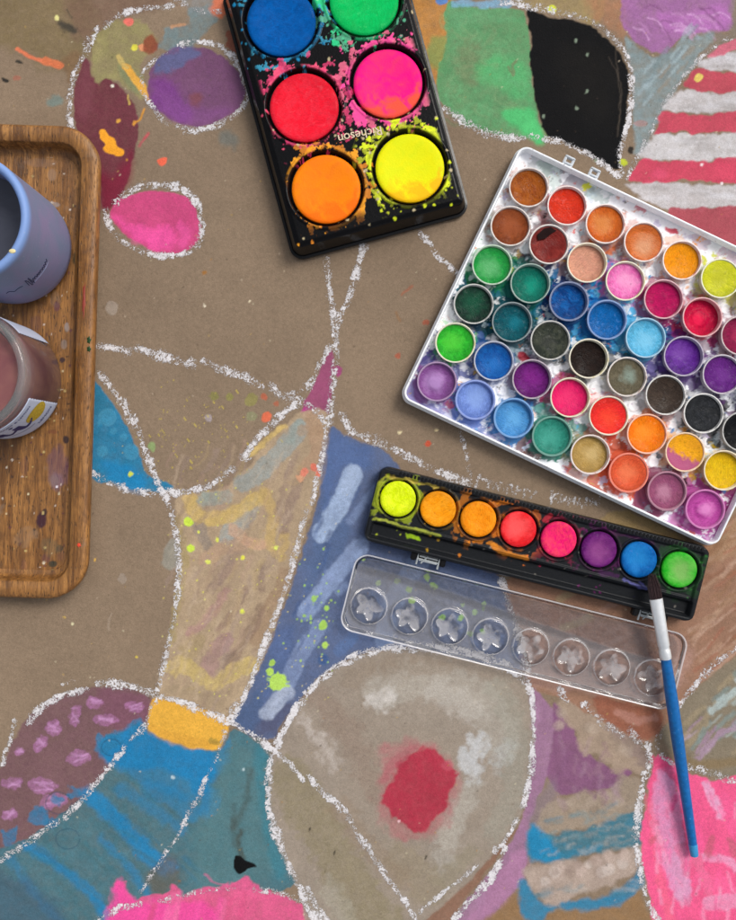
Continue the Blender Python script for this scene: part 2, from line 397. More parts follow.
for x, y in ((587, 91), (588, 54), (577, 108), (544, 116), (596, 160), (576, 40)): D(x, y, 1.4, '#8a9a86', .8, 2)
D(624, 162, 4, '#b9c23a', 1, 3.5, warp=1); D(631, 150, 3, '#181818', .9, 4)
CH([(515, 3), (540, 9), (570, 14), (595, 22), (614, 37), (627, 55), (632, 80), (631, 110), (625, 135), (620, 155), (622, 175)], 6, .75)
CH([(546, 139), (562, 141), (580, 150), (600, 161), (618, 175)], 6, .8); CH([(444, 107), (465, 122), (490, 133), (515, 137), (536, 136)], 8, .75)
CH([(736, 34), (715, 46), (700, 58), (686, 74), (672, 92), (660, 112), (648, 138), (638, 156), (628, 178)], 5, .6)
CH([(500, 2), (530, 3), (552, 10)], 7, .8)
# teal-blue triangle, left
F([(86, 380), (98, 386), (110, 401), (122, 420), (133, 440), (141, 462), (148, 475), (158, 479), (173, 487), (160, 492), (140, 491), (115, 484), (86, 470)], '#1f7ba3', .97, 1, 1.2, .08, .12, wet=.3)
F([(90, 384), (104, 396), (112, 412), (100, 416), (88, 410)], '#2c6e88', .5, 4, 2)
F([(100, 462), (130, 468), (146, 480), (140, 491), (115, 484)], '#0f82bc', .6, 4, 2)
for x, y, r in ((107, 417, 9), (113, 431, 3.5), (123, 437, 4), (102, 451, 5.5), (131, 452, 8), (98, 423, 2)):
    D(x, y, r, '#4e95b4', .45, warp=.3); D(x, y, r*.75, '#3b8aae', .5, warp=.3)
# pink triangle and beige band
F([(330, 350), (334, 362), (332, 385), (329, 412), (318, 416), (304, 414), (303, 402), (311, 390), (319, 371)], '#984a70', .95, 1, 1.2, .08)
D(338, 371, 4, '#a04578', .9, 6, warp=1.2); D(305, 412, 4, '#b03c84', .8, 5)
F([(176, 497), (214, 490), (244, 472), (262, 446), (285, 426), (300, 412), (327, 411), (327, 440), (323, 470), (313, 505), (301, 545), (288, 585), (273, 630), (256, 675), (240, 708), (228, 720), (200, 706), (158, 696), (168, 650), (177, 610), (180, 560), (177, 520)], '#ad977c', .97, 1.5, 1.5, .12, .16)
BE = [([(300, 428), (286, 446), (262, 470), (242, 484)], 18, '#8b9a9c', .7), ([(252, 505), (242, 520), (228, 536)], 18, '#8f9c9e', .7), ([(204, 500), (226, 496)], 14, '#8a968f', .85), ([(196, 520), (206, 545)], 12, '#837a74', .7),
      ([(312, 420), (318, 450), (306, 470)], 16, '#ab8c72', .8), ([(298, 424), (290, 440)], 8, '#8c9a94', .6), ([(302, 430), (322, 430)], 10, '#a4876c', .6),
      ([(250, 455), (266, 440), (284, 426)], 6, '#c7ab6c', 1), ([(190, 500), (194, 512), (206, 519), (226, 517), (248, 504), (264, 496)], 14, '#c4a86a', 1), ([(264, 492), (273, 515), (270, 540), (280, 556), (286, 535)], 10, '#b69b68', .9),
      ([(300, 475), (292, 500), (284, 530)], 9, '#86706a', .6), ([(292, 465), (282, 495), (278, 520)], 7, '#8a736a', .55), ([(236, 555), (224, 575), (210, 590)], 9, '#87706a', .55), ([(262, 568), (260, 590)], 7, '#7e685e', .6), ([(226, 592), (210, 615), (190, 632)], 9, '#aa877e', .95),
      ([(246, 590), (232, 612), (220, 630)], 8, '#866c62', .6), ([(262, 606), (246, 640), (228, 668)], 9, '#806a5a', .65), ([(285, 575), (268, 610), (255, 640)], 12, '#94785f', .6), ([(226, 640), (214, 655), (206, 672)], 16, '#a1827c', .95), ([(232, 655), (222, 668)], 6, '#7c675e', .7),
      ([(178, 520), (184, 560), (176, 610), (170, 640)], 8, '#a4935f', .6), ([(172, 668), (184, 664), (198, 676), (214, 684), (234, 672), (252, 666)], 16, '#bfa86e', 1), ([(170, 690), (200, 694), (220, 706)], 10, '#9d8a70', .7),
      ([(205, 560), (222, 548), (240, 545)], 14, '#b3957c', .8), ([(200, 640), (190, 655), (182, 650)], 10, '#a5916a', .6), ([(232, 530), (246, 540), (262, 545)], 12, '#bc977c', .8)]
for p, wd, c, a in BE: K(p, wd, c, a, 1.6, 1.8, .25, .2)
for k in range(150):
    y = random.uniform(440, 690); x = 175+random.random()*(.32*(700-y)+70)*.95
    K([(x, y), (x-random.uniform(2, 6), y+random.uniform(8, 14)), (x-random.uniform(6, 16), y+random.uniform(16, 30))], random.uniform(1.5, 6), random.choice(['#8a7466', '#bfa888', '#98847c', '#b39c70', '#a88a7c', '#c0ab94']), .38, 1.6, 1.5, .3, .2, .4)
# blue part
F([(331, 428), (350, 438), (372, 446), (392, 458), (420, 500), (470, 560), (503, 580), (515, 610), (522, 650), (528, 676), (500, 668), (440, 652), (395, 648), (352, 657), (326, 674), (302, 697), (285, 718), (272, 740), (256, 738), (233, 722), (249, 690), (268, 648), (285, 605), (300, 560), (315, 510), (325, 470)], '#566689', .97, 1.2, 1.5, .06, .15)
F([(331, 432), (350, 440), (372, 450), (366, 470), (345, 470), (332, 500), (322, 520), (322, 480)], '#4e699c', .55, 6, 3)
F([(330, 500), (350, 520), (340, 560), (315, 580), (306, 590), (312, 540)], '#50668c', .6, 6, 3)
F([(270, 640), (295, 625), (290, 665), (262, 700)], '#506694', .5, 6, 3)
F([(262, 715), (290, 700), (278, 735), (258, 734)], '#524f66', .6, 5, 3)
F([(236, 722), (252, 696), (262, 690), (256, 730)], '#41597f', .5, 3, 2)
for p, wd, a, c in (([(353, 474), (342, 500), (322, 534)], 19, .95, '#9dafcc'), ([(354, 470), (346, 490)], 12, .6, '#a4b4cf'), ([(376, 486), (362, 505), (350, 522)], 7, .7, '#7f92b8'), ([(360, 546), (338, 572), (306, 612)], 18, .9, '#8b9dc0'),
                    ([(330, 578), (308, 608)], 9, .5, '#8a9ac0'), ([(318, 628), (300, 655), (288, 680)], 17, .85, '#7f8fb2'), ([(287, 692), (277, 702), (266, 714)], 15, .95, '#a3adc2'), ([(284, 690), (272, 708)], 8, .7, '#a9b2c6'), ([(352, 640), (340, 650)], 13, .7, '#57709c'),
                    ([(345, 585), (338, 592)], 7, .7, '#8294b8'), ([(420, 560), (395, 600), (385, 640)], 20, .7, '#8396ba'), ([(450, 590), (480, 600), (505, 612)], 30, .5, '#7284aa'), ([(440, 620), (480, 640), (510, 650)], 26, .5, '#6a80ac'), ([(382, 575), (368, 620)], 14, .5, '#5a7098'), ([(470, 570), (450, 560)], 10, .5, '#556a98')):
    K(p, wd, c, a, 1.8, 1.2, .25, .18)
D(323, 660, 6, '#46628e', .6, warp=.4); D(323, 660, 4.6, '#3b5585', .7, warp=.4)
for k in range(24):
    y = random.uniform(450, 700); x = 335-(y-440)*.33+random.uniform(8, 40)
    K([(x, y), (x-6, y+14)], random.uniform(1.5, 4), random.choice(['#3a4a70', '#60739c', '#4a6290']), .4, 1.4)
# lower left round, dark mauve with pink dabs
F([(-14, 790), (0, 768), (14, 738), (35, 712), (60, 697), (90, 688), (130, 690), (152, 700), (152, 718), (132, 733), (116, 756), (95, 788), (62, 816), (30, 838), (-14, 858)], '#75555b', .95, 1.5, 1.5, .12, .12)
F([(96, 690), (130, 692), (150, 700), (148, 720), (120, 730), (100, 712)], '#7d4c64', .5, 5, 3)
for x, y, a, b, g in ((95, 703, 9, 5, 0), (74, 716, 6, 12, 25), (52, 728, 9, 8, 0), (105, 720, 12, 8, 5), (135, 707, 10, 6, 0), (40, 745, 6, 11, 25), (79, 758, 13, 8, -8), (42, 787, 16, 9, 0), (53, 802, 14, 9, -20), (12, 784, 11, 6, -5), (8, 816, 9, 7, -20), (18, 752, 5, 4, 0), (110, 748, 7, 6, 0)):
    F([(x+a*q*math.cos(th)*math.cos(R(g))-b*q*math.sin(th)*math.sin(R(g)), y+a*q*math.cos(th)*math.sin(R(g))+b*q*math.sin(th)*math.cos(R(g))) for th, q in [(n*.785, random.uniform(.75, 1.12)) for n in range(8)]], '#a56f99', .9, .9, 1.5, .5, .2, wsc=5, drysc=3)
    for n in range(4): K([(x-a*.6+random.uniform(0, 3), y+random.uniform(-b, b)*.6), (x+a*.6, y+random.uniform(-b, b)*.6)], 1.8, '#c795c2', .6, 1, 1.2, .5)
# teal region
F([(-14, 862), (0, 850), (30, 838), (70, 806), (98, 782), (110, 766), (101, 752), (104, 738), (124, 732), (140, 724), (152, 735), (216, 751), (233, 730), (250, 738), (269, 758), (269, 790), (274, 822), (282, 852), (294, 884), (272, 892), (230, 892), (190, 900), (150, 920), (110, 940), (-14, 940)], '#44707c', .97, 1.3, 1.8, .12, .14)
F([(100, 752), (104, 738), (124, 732), (141, 722), (155, 736), (216, 752), (229, 738), (224, 760), (206, 790), (196, 782), (160, 770), (120, 770)], '#1a7cb2', .95, 4, 2.5, .15)
for p, wd, a in (([(88, 796), (118, 822), (150, 858), (168, 868)], 17, .75), ([(120, 790), (160, 815), (182, 830)], 12, .4), ([(28, 848), (60, 868), (95, 900), (110, 925)], 10, .7), ([(100, 840), (130, 870), (150, 900)], 8, .5), ([(10, 860), (30, 890), (60, 925)], 9, .35), ([(198, 790), (212, 800), (206, 812)], 16, .7), ([(222, 760), (210, 775)], 10, .8), ([(118, 755), (150, 775), (190, 790)], 26, .45), ([(150, 790), (175, 800), (190, 815)], 20, .4)):
    K(p, wd, '#1f7cae', min(1, a*1.25), 4, 2, .2)
for k in range(34):
    x, y = random.uniform(0, 190), random.uniform(770, 915)
    if y < 860-x*.75: continue
    K([(x, y), (x+random.uniform(14, 34), y+random.uniform(12, 30))], random.uniform(2, 5), random.choice(['#2a6f94', '#46615f', '#35707f', '#4c6a6e']), .35, 2)
F([(-14, 880), (20, 880), (60, 910), (50, 940), (-14, 940)], '#41556a', .5, 8, 4)
F([(226, 742), (262, 760), (268, 800), (278, 850), (262, 884), (200, 890), (196, 840), (214, 780)], '#567c80', .6, 8, 4, .2)
F([(256, 740), (268, 756), (268, 800), (286, 866), (276, 880), (262, 830), (256, 780)], '#3a7c8c', .7, 4, 2, .2)
F([(152, 868), (172, 856), (180, 884), (160, 900), (146, 890)], '#64594a', .7, 5, 3, .2)
for p, a in (([(250, 770), (246, 800), (232, 830)], .5), ([(241, 832), (239, 845), (242, 858)], .75), ([(234, 805), (233, 845)], .4)): K(p, 6, '#45473e', a, 2.5, 1.5, .3)
for x, y, r in ((102, 746, 10), (112, 738, 9), (73, 792, 8), (56, 800, 5), (36, 818, 11), (9, 836, 9), (136, 728, 10), (52, 824, 8)): F([(x+r*random.uniform(.6, 1.3)*math.cos(th*.9), y+r*random.uniform(.6, 1.3)*math.sin(th*.9)) for th in range(7)], '#2a769f', .85, 1.3, 3, .3, .15)
for cx, cy, rr in ((67, 840, 12), (111, 748, 10), (58, 804, 13)):
    K([(cx+rr*math.cos(t*.6)*1.0, cy+rr*.85*math.sin(t*.6)) for t in range(11)], .9, '#22405a', .6, .7, .3)
D(173, 778, 2, '#b8ccd2', .8); D(243, 770, 1.2, '#c8dce0', .7)
F([(152, 699), (170, 702), (200, 709), (226, 720), (227, 734), (216, 750), (190, 748), (160, 738), (147, 727)], '#e2ab42', 1, 1.5, 1.3, .03, .1)
F([(148, 722), (160, 730), (200, 738), (216, 742), (212, 750), (186, 748), (158, 738)], '#d39a3c', .5, 3, 2); D(214, 742, 6, '#6f7038', .5, 3, warp=2)
F([(235, 858), (240, 857), (246, 862), (256, 867), (248, 870), (244, 874), (238, 875), (234, 868)], '#070708', 1, .6, .8, wet=1)
# pink strip at the bottom
F([(114, 886), (122, 883), (128, 890), (134, 900), (150, 896), (166, 896), (172, 885), (180, 896), (200, 891), (238, 884), (248, 877), (256, 886), (276, 896), (300, 905), (314, 925), (314, 940), (112, 940), (118, 905)], '#d95a88', .97, 1.2, 2, .1, .14)
F([(114, 886), (122, 883), (134, 902), (160, 904), (210, 908), (212, 940), (112, 940)], '#ee4b9e', .85, 4, 3, .15); K([(205, 876), (216, 884), (230, 886)], 2, '#c96a90', .6)
for p, wd, a, c in (([(300, 720), (330, 700), (370, 680)], 18, .4, '#9c8c80'), ([(400, 700), (450, 720), (470, 700)], 30, .5, '#a8a298'), ([(330, 780), (350, 760)], 22, .35, '#968676'), ([(500, 700), (520, 740)], 14, .5, '#a3a196'), ([(460, 800), (490, 790), (505, 770)], 24, .55, '#a39f94'), ([(425, 870), (450, 850), (480, 840)], 16, .45, '#9c968a'), ([(380, 850), (400, 870)], 20, .35, '#98907e')):
    K(p, wd, c, a, 5, 4, .3, .12)
for k in range(16):
    x = random.uniform(125, 290); K([(x, 934), (x+8, random.uniform(893, 912))], 5, random.choice(['#e870a0', '#cf4f7c', '#f05aa4']), .45, 2)
# big round
F([(395, 650), (362, 655), (337, 668), (312, 689), (291, 716), (276, 746), (269, 775), (269, 806), (274, 838), (286, 864), (302, 896), (320, 940), (440, 940), (462, 905), (482, 876), (502, 850), (516, 829), (526, 803), (531, 774), (534, 744), (534, 714), (529, 688), (514, 676), (480, 662), (440, 652)], '#988c7f', .95, 1.5, 1, .1, .1)
for p, wd, a, c in (([(306, 722), (322, 745), (334, 765)], 13, .75, '#b4a9a0'), ([(385, 690), (430, 680), (480, 700), (500, 740)], 40, .55, '#aca59a'), ([(376, 702), (392, 694)], 16, .7, '#c6c0ba'), ([(440, 690), (470, 712)], 26, .5, '#b8b1a8'), ([(480, 742), (468, 762), (474, 772)], 19, .8, '#c0c0c0'),
                    ([(510, 745), (500, 765)], 15, .6, '#b0b0ac'), ([(470, 790), (452, 830), (440, 860)], 22, .5, '#aea89e'), ([(500, 690), (515, 730), (515, 790), (495, 830)], 24, .45, '#989588'), ([(350, 680), (400, 665), (450, 668)], 16, .5, '#8f8070'), ([(320, 700), (350, 740), (372, 790)], 26, .35, '#8a7466'),
                    ([(290, 780), (320, 830), (350, 880), (380, 925)], 44, .6, '#8a7f64'), ([(400, 860), (430, 890)], 34, .4, '#8c7f66'), ([(340, 810), (370, 850), (400, 880)], 22, .4, '#8d7a66'), ([(330, 890), (345, 915)], 24, .5, '#a09a8a'), ([(470, 855), (445, 880)], 18, .4, '#8e866f')):
    K(p, wd, c, min(1, a*1.3), 5, 5, .3, .12)
F([(380, 748), (400, 742), (425, 743), (442, 754), (458, 775), (455, 800), (443, 830), (422, 841), (395, 834), (381, 820), (377, 796), (384, 770)], '#b0666c', .65, 6, 5, .35, .1)
F([(396, 775), (402, 762), (426, 749), (441, 757), (457, 776), (450, 796), (441, 813), (422, 832), (404, 826), (386, 808), (379, 800), (388, 786)], '#a92b42', .95, 2.4, 3, .08, .12)
F([(394, 756), (410, 746), (420, 748), (400, 764), (388, 780), (380, 780)], '#a85f66', .6, 3, 2); D(399, 822, 1.2, '#e8c0c4'); D(447, 766, 6, '#bd5565', .6, 5, edge=2)
F([(424, 925), (446, 904), (470, 882), (488, 862), (500, 850), (514, 832), (518, 830), (504, 850), (484, 876), (462, 905), (442, 940)], '#87624f', .9, 1.5, 1, .1)
for x, y in ((310, 830), (334, 854), (426, 858)): D(x, y, 1, '#3c362e', .9, 2.2, ang=20)
# mauve crescent, clouds, teal bands
F([(529, 688), (545, 700), (556, 716), (553, 745), (549, 775), (538, 800), (530, 830), (526, 865), (520, 886), (506, 902), (484, 925), (470, 940), (445, 940), (470, 900), (492, 872), (512, 842), (526, 808), (532, 770), (535, 730)], '#9a7291', .95, 1.5, 1.5, .12, .12)
F([(500, 870), (526, 850), (522, 884), (500, 910), (470, 935), (460, 930)], '#b07c9f', .7, 4, 3, .2)
F([(555, 704), (566, 715), (577, 735), (590, 755), (612, 768), (632, 772), (620, 786), (590, 792), (560, 795), (549, 776), (553, 745)], '#845679', .95, 1.5, 1.5, .08, .14)
F([(536, 800), (552, 780), (556, 812), (530, 836)], '#8a7a84', .6, 5, 3)
F([(530, 890), (545, 912), (600, 908), (636, 890), (650, 915), (660, 940), (470, 940), (500, 910), (520, 890)], '#93714c', .85, 3, 2, .2)
F([(557, 704), (566, 700), (580, 706), (600, 712), (622, 728), (640, 748), (650, 770), (640, 776), (628, 768), (618, 774), (606, 764), (598, 752), (584, 757), (578, 745), (579, 732), (566, 722), (560, 712)], '#a5917f', .93, 2.6, 2.2, .12, .14)
F([(540, 818), (552, 802), (568, 798), (580, 794), (590, 790), (602, 796), (612, 788), (618, 780), (632, 778), (642, 786), (640, 815), (604, 824), (560, 834), (536, 832)], '#9e8e7d', .93, 2.6, 2.2, .12, .14)
F([(612, 712), (640, 742), (650, 760), (646, 772), (630, 752), (610, 735)], '#7c6a6c', .5, 4, 3)
F([(529, 833), (533, 826), (545, 836), (575, 832), (605, 824), (638, 814), (642, 846), (618, 850), (580, 858), (558, 866), (538, 862), (529, 858)], '#3d7688', .95, 3, 2.2, .12, .12)
F([(529, 833), (533, 827), (548, 838), (560, 862), (538, 863), (529, 856)], '#1f84b2', .9, 4, 2)
K([(545, 858), (580, 854), (600, 848)], 6, '#2d80a0', .6, 2)
F([(519, 884), (527, 880), (535, 896), (548, 906), (572, 902), (604, 898), (628, 884), (642, 868), (642, 890), (618, 906), (586, 912), (560, 908), (548, 914), (540, 925), (526, 922), (520, 905)], '#2d7ea2', .95, 3, 1.8, .1)
F([(524, 872), (534, 865), (548, 866), (564, 861), (582, 864), (598, 857), (616, 857), (630, 850), (643, 850), (640, 868), (622, 880), (604, 890), (584, 892), (570, 900), (556, 906), (545, 904), (535, 892), (528, 882)], '#ad9b8f', .95, 3, 2, .1, .14)
for k in range(34):
    t = random.random(); x = 532+t*100; y = 884-26*t+random.uniform(-9, 9); D(x, y, random.uniform(3, 6), random.choice(['#d0c4bd', '#98857a', '#bfaba0']), .5, edge=2)
for k in range(30):
    x = random.uniform(550, 632); y = random.choice([812-(x-550)*.18+random.uniform(-9, 9), 722+(x-565)*.45+random.uniform(-8, 8)]); D(x, y, random.uniform(3, 6), random.choice(['#b3a292', '#8e7d6d']), .4, edge=2)
for k in range(46):
    t_ = random.random(); x = 532+t_*104; y = random.choice([826, 842, 856, 900])-t_*random.uniform(6, 24)+random.uniform(-4, 4)
    K([(x, y), (x+random.uniform(8, 20), y-random.uniform(0, 5))], random.uniform(2, 5), random.choice(['#5c8c98', '#2f7f9e', '#a39a90', '#4a7886', '#c0b4aa']), .4, 2.5, 2, .4)
for k in range(26):
    x, y = random.uniform(545, 625), random.uniform(735, 800)
    K([(x, y), (x+random.uniform(-8, 8), y+random.uniform(8, 18))], random.uniform(2, 6), random.choice(['#8f6288', '#7a4e70', '#a58a98', '#a08088']), .35, 2.5, 2, .4)
for k in range(40):
    t_ = random.random(); x, y = 545-t_*70+random.uniform(-8, 8), 700+t_*210
    K([(x, y), (x-4, y+random.uniform(12, 26))], random.uniform(2, 6), random.choice(['#b48cab', '#8e6884', '#a67e9c', '#c09ab8']), .35, 2, 2, .4) if x > 534 or y > 880 else None
# right browns
F([(503, 583), (560, 560), (640, 530), (720, 545), (760, 480), (760, 645), (736, 656), (700, 684), (668, 722), (651, 743), (625, 735), (596, 718), (562, 698), (532, 688), (524, 650), (514, 610)], '#98725d', .95, 1.5, 1.5, .15, .14)
F([(510, 600), (600, 620), (690, 640), (680, 690), (640, 700), (560, 690), (530, 684), (522, 640)], '#a58377', .7, 5, 3, .2)
F([(600, 520), (628, 512), (680, 536), (690, 552), (640, 540)], '#9d8558', .85, 2, 2, .2); F([(690, 548), (736, 520), (760, 500), (760, 540), (720, 560)], '#a58464', .7, 4, 3, .2)
F([(592, 702), (610, 698), (640, 706), (664, 716), (652, 740), (630, 734), (608, 722)], '#925642', .85, 2, 2.5, .2, .2); K([(620, 712), (640, 722), (655, 718)], 8, '#b08072', .7, 2, 2); K([(560, 600), (600, 575)], 7, '#a09070', .6, 2); K([(563, 628), (590, 618)], 8, '#a39a7c', .5, 2)
for k in range(90):
    x, y = random.uniform(688, 745), random.uniform(530, 700)
    if y > 700-(x-690)*.9: continue
    K([(x, y), (x+random.uniform(12, 26), y-random.uniform(8, 20))], random.uniform(1.5, 5), random.choice(['#b09078', '#855a44', '#c0a08c', '#8e6c50', '#a0624e']), .45, 1.6)
for k in range(40):
    x, y = random.uniform(520, 680), random.uniform(600, 700)
    K([(x, y), (x+random.uniform(8, 20), y-random.uniform(-4, 10))], random.uniform(2, 6), random.choice(['#b59488', '#8f6a5c', '#a98a78']), .35, 2)
F([(667, 726), (700, 688), (736, 660), (760, 645), (760, 795), (736, 784), (705, 774), (682, 764), (668, 748)], '#847a68', .95, 1.5, 1.5, .15, .12)
for k in range(60):
    x, y = random.uniform(676, 740), random.uniform(672, 770)
    if y < 730-(x-670)*.95+6 or y > 748+(x-670)*.3: continue
    K([(x, y), (x+random.uniform(10, 22), y-random.uniform(10, 22))], random.uniform(2, 6), random.choice(['#9fa9a4', '#a0849a', '#7e8c88', '#9b8c72', '#b5a0ae', '#b4c2c2']), .75, 1.8)
K([(712, 712), (728, 698), (745, 688)], 9, '#aebfbf', .8, 2, 1.5, .2); K([(700, 758), (722, 735), (740, 728)], 7, '#a88ba4', .7, 2, 1.5)
K([(682, 758), (700, 766), (740, 762)], 10, '#857050', .7, 3)
# pink lower right
F([(656, 755), (662, 757), (678, 765), (692, 774), (715, 781), (760, 792), (760, 940), (664, 940), (650, 895), (643, 860), (642, 838), (648, 800), (652, 775)], '#ee5a8c', .98, 1.3, 1.8, .06, .1)
for p, wd, a, c in (([(666, 778), (662, 810), (666, 850), (684, 892)], 19, .8, '#d49ac2'), ([(668, 780), (676, 805), (678, 840)], 12, .7, '#dc98c0'), ([(676, 798), (672, 812)], 6, .9, '#e0508a'), ([(708, 786), (714, 800), (722, 816)], 9, .9, '#dfa9c9'), ([(648, 800), (656, 830), (662, 880), (672, 925)], 9, .6, '#ec6a86'),
                    ([(696, 858), (706, 880), (712, 900)], 10, .6, '#e07898'), ([(706, 858), (725, 862), (742, 872)], 8, .8, '#e2a0c2'), ([(712, 840), (708, 856)], 7, .7, '#b8606c'), ([(733, 842), (736, 856)], 7, .7, '#b46470'), ([(680, 850), (686, 900)], 16, .5, '#c998b6'), ([(712, 905), (742, 900)], 16, .6, '#dfa4c4'), ([(725, 800), (735, 830)], 14, .6, '#f6649a'),
                    ([(700, 880), (730, 890)], 14, .5, '#f46a9c'), ([(656, 760), (670, 772), (684, 786)], 7, .8, '#e2487c'), ([(650, 845), (656, 838)], 4, .6, '#a85a62'), ([(698, 830), (702, 850)], 10, .5, '#f25c96')):
    K(p, wd, c, a, 2, 2, .25, .12)
for k in range(50):
    x, y = random.uniform(655, 738), random.uniform(785, 918)
    K([(x, y), (x+random.uniform(-3, 6), y+random.uniform(8, 20))], random.uniform(1.5, 4), random.choice(['#f890b4', '#d85482', '#f2609a', '#e8b0cc']), .35, 1.5)
# chalk lines
for p, wd, k in (([(70, 128), (68, 110), (70, 90), (75, 72), (83, 55), (91, 40), (97, 27)], 6, .75), ([(84, 44), (92, 36)], 8, .7), ([(104, 26), (114, 17), (128, 11), (148, 7), (172, 5)], 7, .75), ([(176, -2), (190, 5), (204, 11), (220, 10)], 7, .6),
    ([(143, 86), (142, 73), (152, 61), (167, 51)], 3.5, .6), ([(178, 44), (192, 41), (208, 42), (224, 49), (237, 62), (245, 80), (247, 96)], 7, .8), ([(247, 96), (240, 109), (226, 120), (206, 128), (186, 130), (178, 126)], 7, .8), ([(168, 124), (156, 112), (148, 100), (141, 90)], 5, .8),
    ([(106, 209), (109, 225), (120, 239), (136, 249), (156, 255), (172, 255)], 7, .85), ([(176, 255), (190, 250), (200, 238), (201, 220), (195, 200), (182, 188)], 7, .85), ([(175, 186), (155, 184), (136, 187), (122, 196), (116, 203)], 9, .8),
    ([(98, 346), (112, 347), (127, 351)], 10, .75), ([(136, 348), (150, 352), (168, 358), (190, 363)], 12, .8), ([(203, 361), (222, 369), (242, 376), (262, 386)], 11, .8), ([(270, 384), (282, 396), (298, 401)], 10, .7), ([(283, 394), (300, 392), (303, 384)], 5, .5),
    ([(99, 373), (110, 386), (122, 404), (132, 424)], 9, .85), ([(134, 416), (142, 444), (152, 468), (160, 490)], 7, .85), ([(92, 472), (106, 481), (124, 489), (145, 493), (160, 493)], 9, .8), ([(165, 492), (188, 492), (212, 484), (232, 470)], 9, .85), ([(245, 456), (256, 440), (270, 426), (284, 412), (300, 401)], 10, .8),
    ([(160, 488), (167, 500), (173, 520), (177, 545), (178, 575), (176, 605), (170, 635), (163, 665), (155, 702)], 6.5, .85), ([(326, 256), (328, 280), (332, 305), (334, 325)], 7, .75), ([(363, 246), (356, 274), (348, 300), (338, 320), (334, 345)], 8, .8), ([(334, 330), (336, 350), (333, 375), (330, 405), (327, 425)], 9, .75),
    ([(330, 345), (322, 360), (314, 376), (306, 392)], 7, .7), ([(306, 404), (316, 412), (324, 422)], 8, .6), ([(326, 420), (323, 450), (318, 475), (311, 505)], 6, .7), ([(306, 512), (299, 540), (290, 575), (282, 600), (268, 635), (256, 668), (244, 696), (232, 722)], 7, .85), ([(236, 704), (228, 722)], 8, .7),
    ([(342, 414), (350, 430), (368, 438)], 8, .75), ([(366, 436), (390, 447), (420, 463), (450, 476), (468, 483)], 12, .72), ([(460, 430), (466, 452), (472, 480)], 4.5, .7), ([(420, 232), (430, 243), (438, 256), (446, 262), (457, 272)], 5, .9),
    ([(14, 722), (8, 745), (1, 765)], 5, .8), ([(25, 725), (38, 710), (58, 698), (86, 689)], 8, .85), ([(98, 684), (120, 685), (146, 691), (152, 696)], 9, .75), ([(160, 697), (186, 705), (212, 716), (238, 727), (262, 742), (272, 752)], 8, .85), ([(62, 686), (80, 680)], 5, .4),
    ([(0, 861), (22, 847), (44, 831), (52, 824)], 6, .8), ([(64, 818), (82, 800), (98, 780), (112, 764), (122, 750)], 6.5, .85), ([(152, 704), (146, 722), (140, 734)], 5, .6), ([(226, 722), (222, 742)], 6, .55), ([(205, 780), (198, 798), (188, 815), (183, 826)], 6, .8), ([(166, 852), (154, 872), (140, 892)], 5, .75), ([(97, 920), (116, 910), (140, 905)], 7, .7),
    ([(160, 902), (200, 893), (235, 889)], 5, .55), ([(255, 890), (280, 895), (300, 902)], 7, .65), ([(400, 647), (364, 654), (337, 667), (312, 688), (291, 716), (277, 745)], 9, 1.0), ([(277, 740), (269, 770), (268, 806), (274, 836)], 8, .8), ([(276, 832), (286, 862), (300, 890), (310, 912), (322, 925)], 9, .85), ([(308, 890), (318, 910), (332, 925)], 6, .8),
    ([(390, 648), (440, 649), (480, 657), (514, 672), (530, 690)], 11, 1.0), ([(530, 684), (534, 715), (533, 750), (530, 780), (524, 806)], 7.5, .95), ([(516, 822), (503, 846), (496, 852)], 6, .85), ([(505, 850), (498, 868), (484, 888), (470, 902), (455, 920)], 8, .9), ([(421, 913), (440, 896), (462, 880), (478, 865)], 4, .85),
    ([(276, 753), (288, 764), (303, 780)], 6, .8), ([(309, 778), (324, 794), (344, 812), (360, 838), (370, 852)], 8, .8), ([(368, 846), (382, 872), (396, 890), (408, 908), (418, 925)], 6, .85), ([(502, 580), (510, 605), (520, 640), (528, 680)], 9, .7),
    ([(560, 690), (566, 702)], 8, .75), ([(585, 705), (600, 720), (622, 736)], 10, .7), ([(630, 730), (640, 742), (650, 747)], 10, .7), ([(650, 748), (650, 768)], 6, .8), ([(646, 775), (641, 800), (637, 830), (636, 850)], 8, .85), ([(638, 850), (642, 880), (650, 905), (660, 925)], 7, .9),
    ([(662, 728), (658, 745), (664, 758), (680, 768)], 6, .55), ([(680, 766), (705, 772), (740, 784)], 8, .7), ([(680, 706), (698, 684), (716, 664), (740, 648)], 7, .7), ([(392, 640), (440, 648), (500, 664)], 10, .55)):
    CH(p, wd, k)
CH([(44, 831), (64, 818)], 5, .55); CH([(184, 824), (174, 842), (166, 853)], 5, .6); CH([(222, 744), (214, 762), (205, 781)], 4, .5); CH([(122, 750), (134, 736), (146, 722)], 5, .5)
# chalked word scribbles between the palettes
for seg in ([(476, 486), (480, 474)], [(477, 478), (486, 480)], [(487, 488), (490, 480), (494, 488)], [(496, 482), (498, 490), (502, 483), (504, 492)], [(507, 492), (508, 485), (512, 486), (513, 493)], [(516, 494), (518, 487), (522, 490), (517, 491)], [(524, 497), (526, 490), (530, 492)], [(531, 498), (536, 492)],
            [(551, 502), (552, 491)], [(552, 498), (558, 493)], [(554, 497), (559, 503)], [(562, 496), (563, 503), (567, 497)], [(569, 504), (570, 497), (574, 503), (576, 498)], [(580, 499), (578, 504), (582, 504), (583, 508)], [(586, 505), (587, 499), (590, 500)], [(592, 505), (594, 499), (597, 505)], [(600, 497), (600, 506)]):
    CH(seg, 2.2, .62)
